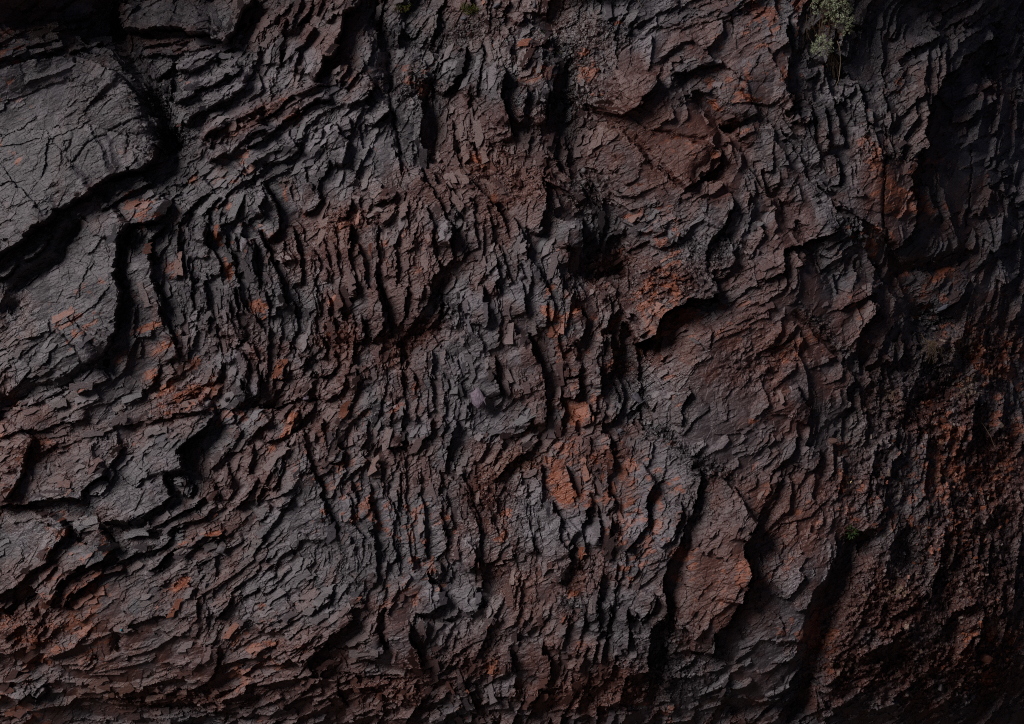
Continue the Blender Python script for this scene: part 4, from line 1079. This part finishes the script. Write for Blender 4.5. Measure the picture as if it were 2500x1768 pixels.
for a in [
 (1168, 972, 44, 70, 8, 'pale purple upright block standing proud in the middle of the face', PURP),
 (945, 110, 15, 7, 0, 'small pale flat chip beside the dark top gully', LT),
 (1392, 358, 11, 13, 20, 'small grey egg-shaped pebble below the tall dark recess', LT),
 (722, 383, 26, 14, 25, 'bluish wedge-shaped chip under the upper-left folded ledges', (1.3, 1.4, 1.6)),
 (1344, 121, 14, 11, 0, 'small pinkish stone at the top of the tall bright slab', (1.6, 1.1, 1.0)),
 (1746, 1599, 12, 21, -10, 'pale upright stone under the rusty slab at lower right', (1.9, 1.6, 1.45)),
 (1211, 16, 30, 13, 12, 'flat grey stone at the top edge beside the yellow-green grass', BLU),
 (1132, 44, 22, 14, 5, 'dark grey stone just below the top grass tuft', BLU),
 (540, 1341, 32, 26, 10, 'round dark knob of stone below the bright orange ledge', (.9, .85, .9)),
 (1514, 1052, 24, 15, 20, 'grey angular stone right of the rust-orange block', BLU),
 (2114, 639, 18, 22, 10, 'rounded stone perched on the fault line at right', (.9, .8, .75)),
 (2042, 1078, 28, 22, 0, 'reddish rounded stone low on the right-hand rusty bulge', (1.1, .65, .5)),
 (506, 985, 24, 22, 0, 'light grey chip on the brown rubble at left', LT),
 (2347, 746, 44, 13, 32, 'slanting bluish sliver of slate at the far right', (1.0, 1.15, 1.4)),
 (1451, 1319, 30, 22, 30, 'pale grey cuboid stone among the vertical plates low in the middle', (1.35, 1.35, 1.4)),
 (1463, 1294, 22, 12, 30, 'thin pale flake above the grey cuboid stone', (1.25, 1.25, 1.2)),
 (1557, 975, 26, 42, 20, 'upright grey stone leaning in the gully right of centre', BLU),
 (748, 972, 22, 16, 20, 'small rounded purple pebble over the central black crack', PURP),
 (1459, 905, 12, 22, 10, 'narrow light stone wedged above the rust-orange block', LT),
 (1820, 1296, 7, 7, 0, 'tiny tan pebble on the rim of the rusty slab', (1.9, 1.3, .9)),
 (1425, 415, 18, 16, 30, 'pale chip on the dark scree below the tall recess', LT),
 (1695, 833, 34, 12, -28, 'flat grey flake on the crumbly hollow at centre right', LT),
 (398, 278, 12, 9, 0, 'brown pebble in the rubble chute beside the big left slab', (.9, .65, .55)),
 (415, 345, 18, 14, -20, 'grey wedge of stone at the foot of the rubble chute', (1, .85, .8)),
 (2219, 1188, 14, 13, 0, 'small beige rounded stone in the dark earthy bank', (1.7, 1.2, .95)),
 (2106, 1640, 8, 14, 0, 'small beige upright pebble low in the dark bank', (2.0, 1.5, 1.1)),
 (2442, 1604, 22, 10, 5, 'flat orange-tan stone at the lower right edge', (2.0, 1.05, .6)),
 (2457, 1640, 42, 30, -15, 'rust-red boulder with a dark top near the lower right corner', RST),
 (1305, 12, 9, 26, -8, 'upright dark sliver of slate at the top edge', BLU),
 ]:
    stone(*a[:5], a[5], a[6], seed=3, group=G)
random.seed(4)

# ------------------------------------------------------------------ plants
def simple(name, c0, c1, rough=.7, scale=40, spec=.25):
    m, t, b = mat(name)
    n = node(t, 'ShaderNodeTexNoise'); n.inputs['Scale'].default_value = scale; n.inputs['Detail'].default_value = 3
    t.links.new(node(t, 'ShaderNodeTexCoord').outputs['Object'], n.inputs['Vector'])
    rp = node(t, 'ShaderNodeMapRange'); t.links.new(n.outputs[0], rp.inputs[0]); rp.inputs[1].default_value = .3; rp.inputs[2].default_value = .7
    t.links.new(mixc(t, rp.outputs[0], c0, c1), b.inputs['Base Color']); b.inputs['Roughness'].default_value = rough; b.inputs['Specular IOR Level'].default_value = spec
    return m
LEAF = simple('silvery_leaf', (.22, .25, .13), (.55, .58, .42), scale=14)
LEAFG = simple('green_leaf', (.02, .045, .012), (.07, .11, .03), scale=30)
MOSS = simple('yellow_grass', (.05, .07, .012), (.22, .22, .05), scale=20)
DARKL = simple('shade_leaf', (.025, .05, .012), (.07, .11, .03), scale=10)
WOOD = simple('dry_stem', (.05, .032, .022), (.16, .10, .06), scale=60)
STRAW = simple('dry_root', (.10, .06, .035), (.27, .18, .11), scale=60)
TWIG = simple('pale_twig', (.22, .14, .08), (.5, .36, .24), scale=60)
def obj(name, bm, m, parent=None):
    me = bpy.data.meshes.new(name); bm.to_mesh(me); bm.free(); me.materials.append(m)
    o = bpy.data.objects.new(name, me); sc.collection.objects.link(o)
    if parent: o.parent = parent
    return o
def tube(bm, pts, r0, r1, n=5):
    rings = []
    for i, p in enumerate(pts):
        a = pts[max(0, i - 1)]; b = pts[min(len(pts) - 1, i + 1)]; d = (b - a).normalized()
        u = d.cross(Vector((.3, .8, .5))).normalized(); v = d.cross(u); r = r0 + (r1 - r0) * i / (len(pts) - 1)
        rings.append([bm.verts.new(p + (u * math.cos(2 * math.pi * k / n) + v * math.sin(2 * math.pi * k / n)) * r) for k in range(n)])
    for a, b in zip(rings[:-1], rings[1:]):
        for k in range(n): bm.faces.new((a[k], a[(k + 1) % n], b[(k + 1) % n], b[k]))
    bm.faces.new(rings[0][::-1]); bm.faces.new(rings[-1])
def leaf(bm, p, d, ln, wd, r):
    d = d.normalized(); s = d.cross(Vector((r.uniform(-1, 1), r.uniform(-1, 1), r.uniform(-1, 1)))).normalized(); up = s.cross(d)
    a = bm.verts.new(p); b = bm.verts.new(p + d * ln * .5 + s * wd * .5 + up * ln * .08); c = bm.verts.new(p + d * ln + up * -.08 * ln); e = bm.verts.new(p + d * ln * .5 - s * wd * .5 + up * ln * .08); m_ = bm.verts.new(p + d * ln * .5)
    bm.faces.new((a, b, m_)); bm.faces.new((b, c, m_)); bm.faces.new((c, e, m_)); bm.faces.new((e, a, m_))
def empty(name, loc, label, cat, group=None):
    o = bpy.data.objects.new(name, None); sc.collection.objects.link(o); o.location = loc; return tag(o, label, cat, group)
def U(r, k=1.): return Vector((r.gauss(0, 1), r.gauss(0, 1), r.gauss(0, 1))).normalized() * k

# grey-green shrub hanging over the top edge
def shrub():
    r = random.Random(8); base = Vector(W3(2025, -60, hat(2025, -40) + 6))
    t = empty('shrub', base, 'silvery green leafy shrub hanging over the face from the top edge', 'shrub')
    fm, sm = bmesh.new(), bmesh.new()
    def P(x, y, dh): return Vector(W3(x, y, 0)) - base + Vector((0, -(hsurf + dh) * S, 0))
    hsurf = max(hat(2025, 30), hat(2010, 100), hat(2050, 60))
    clusters = [(2020, 8, 34, 26, 62), (2058, 2, 34, 30, 62), (2072, 45, 20, 34, 40), (2040, 38, 26, 20, 24), (2014, 108, 30, 25, 70), (2030, -40, 60, 22, 60), (2010, 84, 12, 10, 12)]
    for cx, cy, rx, ry, n in clusters:
        mid = P(cx, cy, 24)
        for q in range(n):
            th = r.uniform(0, 6.28); k = math.sqrt(r.random())
            p = P(cx + rx * k * math.cos(th), cy + ry * k * math.sin(th), 16 + 26 * math.sqrt(max(0, 1 - k * k)) * r.uniform(.6, 1.1))
            d = (p - mid) + U(r, .06) + Vector((0, -.05, .02)); d.normalize()
            tube(sm, [p - d * .055 + Vector((0, .03, 0)), p - d * .02, p], .0016, .0008, 3)
            for l in range(13):
                dd = d * r.uniform(-.1, .9) + U(r, .85)
                leaf(fm, p + d * r.uniform(-.02, .008), dd, r.uniform(.013, .026), r.uniform(.005, .009), r)
    obj('foliage', fm, LEAF, t)
    root = P(2030, -58, 6)
    for cx, cy, rx, ry, n in clusters:
        for q in range(3):
            e = P(cx + r.uniform(-.5, .5) * rx, cy + r.uniform(-.5, .5) * ry, 18); m1 = root.lerp(e, .5) + U(r, .03) + Vector((0, .03, 0))
            tube(sm, [root + U(r, .02), m1, e], .005, .002, 4)
    obj('branches', sm, WOOD, t)
    dm = bmesh.new()
    for q in range(46):                                   # brown dead stems behind and below the leaves
        x0, y0 = r.uniform(1975, 2065), r.uniform(0, 60); x1 = x0 + r.gauss(-2, 22); y1 = y0 + r.uniform(30, 100)
        if q > 30: x0, y0, x1, y1 = r.uniform(2020, 2060), r.uniform(90, 130), r.uniform(2018, 2062), r.uniform(150, 185)
        tube(dm, [P(x0, y0, 4), P((x0 + x1) / 2 + r.gauss(0, 6), (y0 + y1) / 2, 10), P(x1, y1, 5)], .0026, .0012, 3)
    obj('dead_stems', dm, WOOD, t)
    tm = bmesh.new()
    tube(tm, [P(a, b, 14) for a, b in ((2052, 92), (2058, 108), (2060, 130), (2060, 150), (2058, 170), (2055, 190), (2050, 200), (2048, 212))], .0034, .0018, 5)
    o = obj('dangling_twig', tm, TWIG, t)
shrub()

def rosette(x, y, n, ln, wd, label, m, seed, spread=1., nm='rosette_plant'):
    r = random.Random(seed); base = Vector(W3(x, y, hat(x, y) + 2)); t = empty(nm, base, label, 'plant')
    fm = bmesh.new(); sm = bmesh.new()
    for q in range(n):
        d = Vector((r.gauss(0, 1) * spread, -abs(r.gauss(.6, .4)), r.gauss(.15, .8))).normalized(); L_ = ln * r.uniform(.5, 1.1)
        p1 = d * L_ * .5 + Vector((r.gauss(0, .01), 0, r.gauss(0, .01)))
        tube(sm, [Vector((0, .02, 0)), p1 * .6, p1], .0018, .001, 3)
        for l in range(3): leaf(fm, p1 * (.6 + .2 * l), d + U(r, .35), L_ * .5, wd, r)
    obj('leaves', fm, m, t); obj('stem', sm, WOOD, t)
rosette(2089, 1303, 44, .085, .014, 'small dark green tuft growing from the bank at lower right', LEAFG, 2)
rosette(2170, 1315, 6, .02, .006, 'tiny pale green sprout right of the small green tuft', MOSS, 12)
rosette(1366, 128, 7, .03, .008, 'tiny bright green sprout on the dark scree at the top', LEAFG, 5)
rosette(1325, 80, 12, .03, .008, 'faint mossy sprout beside the top of the tall slab', DARKL, 6)

def roots():
    r = random.Random(3); base = Vector(W3(2300, 826, hat(2300, 830) + 4)); t = empty('dry_root_tuft', base, 'tangle of thin dry brown roots hanging at the right', 'roots')
    hm = max(hat(2300 + a, 840 + b) for a in (-15, 0, 20, 40) for b in (0, 20, 40))
    def P(x, y, dh): return Vector(W3(x, y, hm + dh)) - base
    bm = bmesh.new(); tube(bm, [P(2285, 812, 2), P(2290, 824, 4), P(2300, 832, 5), P(2316, 836, 6)], .004, .003, 5); obj('main_root', bm, STRAW, t)
    for q in range(46):
        bm = bmesh.new(); x0, y0 = r.uniform(2298, 2322), r.uniform(828, 838); ex, ey = r.uniform(2278, 2348), r.uniform(852, 892)
        if ex < 2290: ey -= 18
        pts = [P(x0, y0, 4)]
        for k in range(1, 7):
            f = k / 6; pts.append(P(x0 + (ex - x0) * f ** .8 + r.gauss(0, 2.2), y0 + (ey - y0) * f ** 1.2 + r.gauss(0, 1.5), 5 + 7 * math.sin(f * 3) + r.gauss(0, 1.5)))
        tube(bm, pts, .0016, .0009, 4)
        obj('root', bm, STRAW, t)
roots()

def grass(x0, x1, y, n, label, m, seed, hgt, nm='grass_tuft'):
    r = random.Random(seed); xm = (x0 + x1) / 2; hb = max(hat(x0, y), hat(x1, y), hat(xm, y)); base = Vector(W3(xm, y, hb)); t = empty(nm, base, label, 'grass')
    bm = bmesh.new()
    for q in range(n):
        p = Vector(((r.uniform(x0, x1) - xm) * S, r.uniform(-.03, .04), r.uniform(-.03, .03))); d = Vector((r.gauss(0, .5), -abs(r.gauss(.2, .3)), r.uniform(.2, 1.2) * r.choice([1, 1, -.5]))).normalized()
        leaf(bm, p, d, hgt * r.uniform(.5, 1.2), .004, r)
    obj('blades', bm, m, t)
    bm = bmesh.new()
    for q in range(5):
        x = (x0 + (x1 - x0) * (q + .5) / 5 - xm) * S; tube(bm, [Vector((x - .02, .02, -.02)), Vector((x, -.01, 0)), Vector((x + .02, .02, .01))], .008, .005, 5)
    obj('root_mat', bm, WOOD, t)
grass(1128, 1168, 24, 150, 'yellow-green grass tuft at the top beside the flat grey stone', MOSS, 1, .06)
grass(960, 1000, 18, 90, 'darker mossy grass tuft at the top edge, left of the yellow one', MOSS, 2, .045)

def bramble():
    r = random.Random(6); xm, ym = 1440, -20; hb = max(hat(x, 15) for x in (1320, 1400, 1480, 1540)); base = Vector(W3(xm, ym, hb)); t = empty('bramble', base, 'dark trailing bramble overhanging the top edge in the middle', 'shrub')
    sm, fm = bmesh.new(), bmesh.new()
    for q in range(16):
        x0 = r.uniform(1340, 1440); x1 = x0 + r.uniform(60, 170); sag = r.uniform(12, 42); pts = []
        for k in range(9):
            f = k / 8; pts.append(Vector(((x0 + (x1 - x0) * f - xm) * S, -.06 + r.gauss(0, .006), (20 - sag * 4 * f * (1 - f)) * S + r.gauss(0, .004))))
        tube(sm, pts, .0035, .002, 4)
        for p in pts:
            for l in range(9): leaf(fm, p + U(r, .03) + Vector((0, 0, .03)), U(r), r.uniform(.02, .04), r.uniform(.01, .02), r)
    for q in range(700):
        leaf(fm, Vector((r.uniform(-110, 110) * S, r.uniform(-.12, .03), r.uniform(-18, 40) * S)), U(r), r.uniform(.02, .045), r.uniform(.01, .02), r)
    obj('foliage', fm, DARKL, t); obj('trailing_stems', sm, STRAW, t)
    bm = bmesh.new()
    tube(bm, [Vector(((a - xm) * S, -.08, (ym - b) * S)) for a, b in ((1552, -10), (1556, 4), (1560, 12), (1566, 22))], .0022, .0012, 4); obj('dry_stalk', bm, TWIG, t)
bramble()

# pale twig end, fallen leaf, turquoise fleck
def twig():
    hm = max(hat(2478, 1070), hat(2490, 1100)) + 4; base = Vector(W3(2470, 1058, hm)); bm = bmesh.new()
    tube(bm, [Vector(W3(a, b, hm + c)) - base for a, b, c in ((2452, 1030, -6), (2470, 1058, 0), (2480, 1075, 2), (2486, 1092, 3), (2492, 1106, 3))], .004, .002, 6)
    o = obj('twig', bm, TWIG); o.location = base; tag(o, 'thin pale twig end sticking down at the right edge', 'twig')
twig()
def small_leaf():
    r = random.Random(1); bm = bmesh.new()
    for dx, dz, a in ((0, 0, .5), (.008, .006, 1.2), (-.006, .004, 2.2)): leaf(bm, Vector((dx, 0, dz)), Vector((math.cos(a), -.3, math.sin(a) * .7)), .032, .018, r)
    o = obj('fallen_leaf', bm, simple('straw_leaf', (.65, .48, .2), (.8, .65, .32))); o.location = W3(2083, 1185, hat(2083, 1185) + 4); tag(o, 'small straw-yellow fallen leaf caught on the dark bank', 'leaf')
    bm = bmesh.new(); bmesh.ops.create_icosphere(bm, subdivisions=2, radius=.011)
    for v in bm.verts: v.co *= 1 + .3 * mnoise.noise(v.co * 90)
    o = obj('plastic_fleck', bm, simple('turquoise', (.02, .25, .30), (.04, .42, .5))); o.location = W3(299, 1536, hat(299, 1536) + 2); tag(o, 'tiny turquoise fleck in a joint at lower left', 'fleck')
small_leaf()
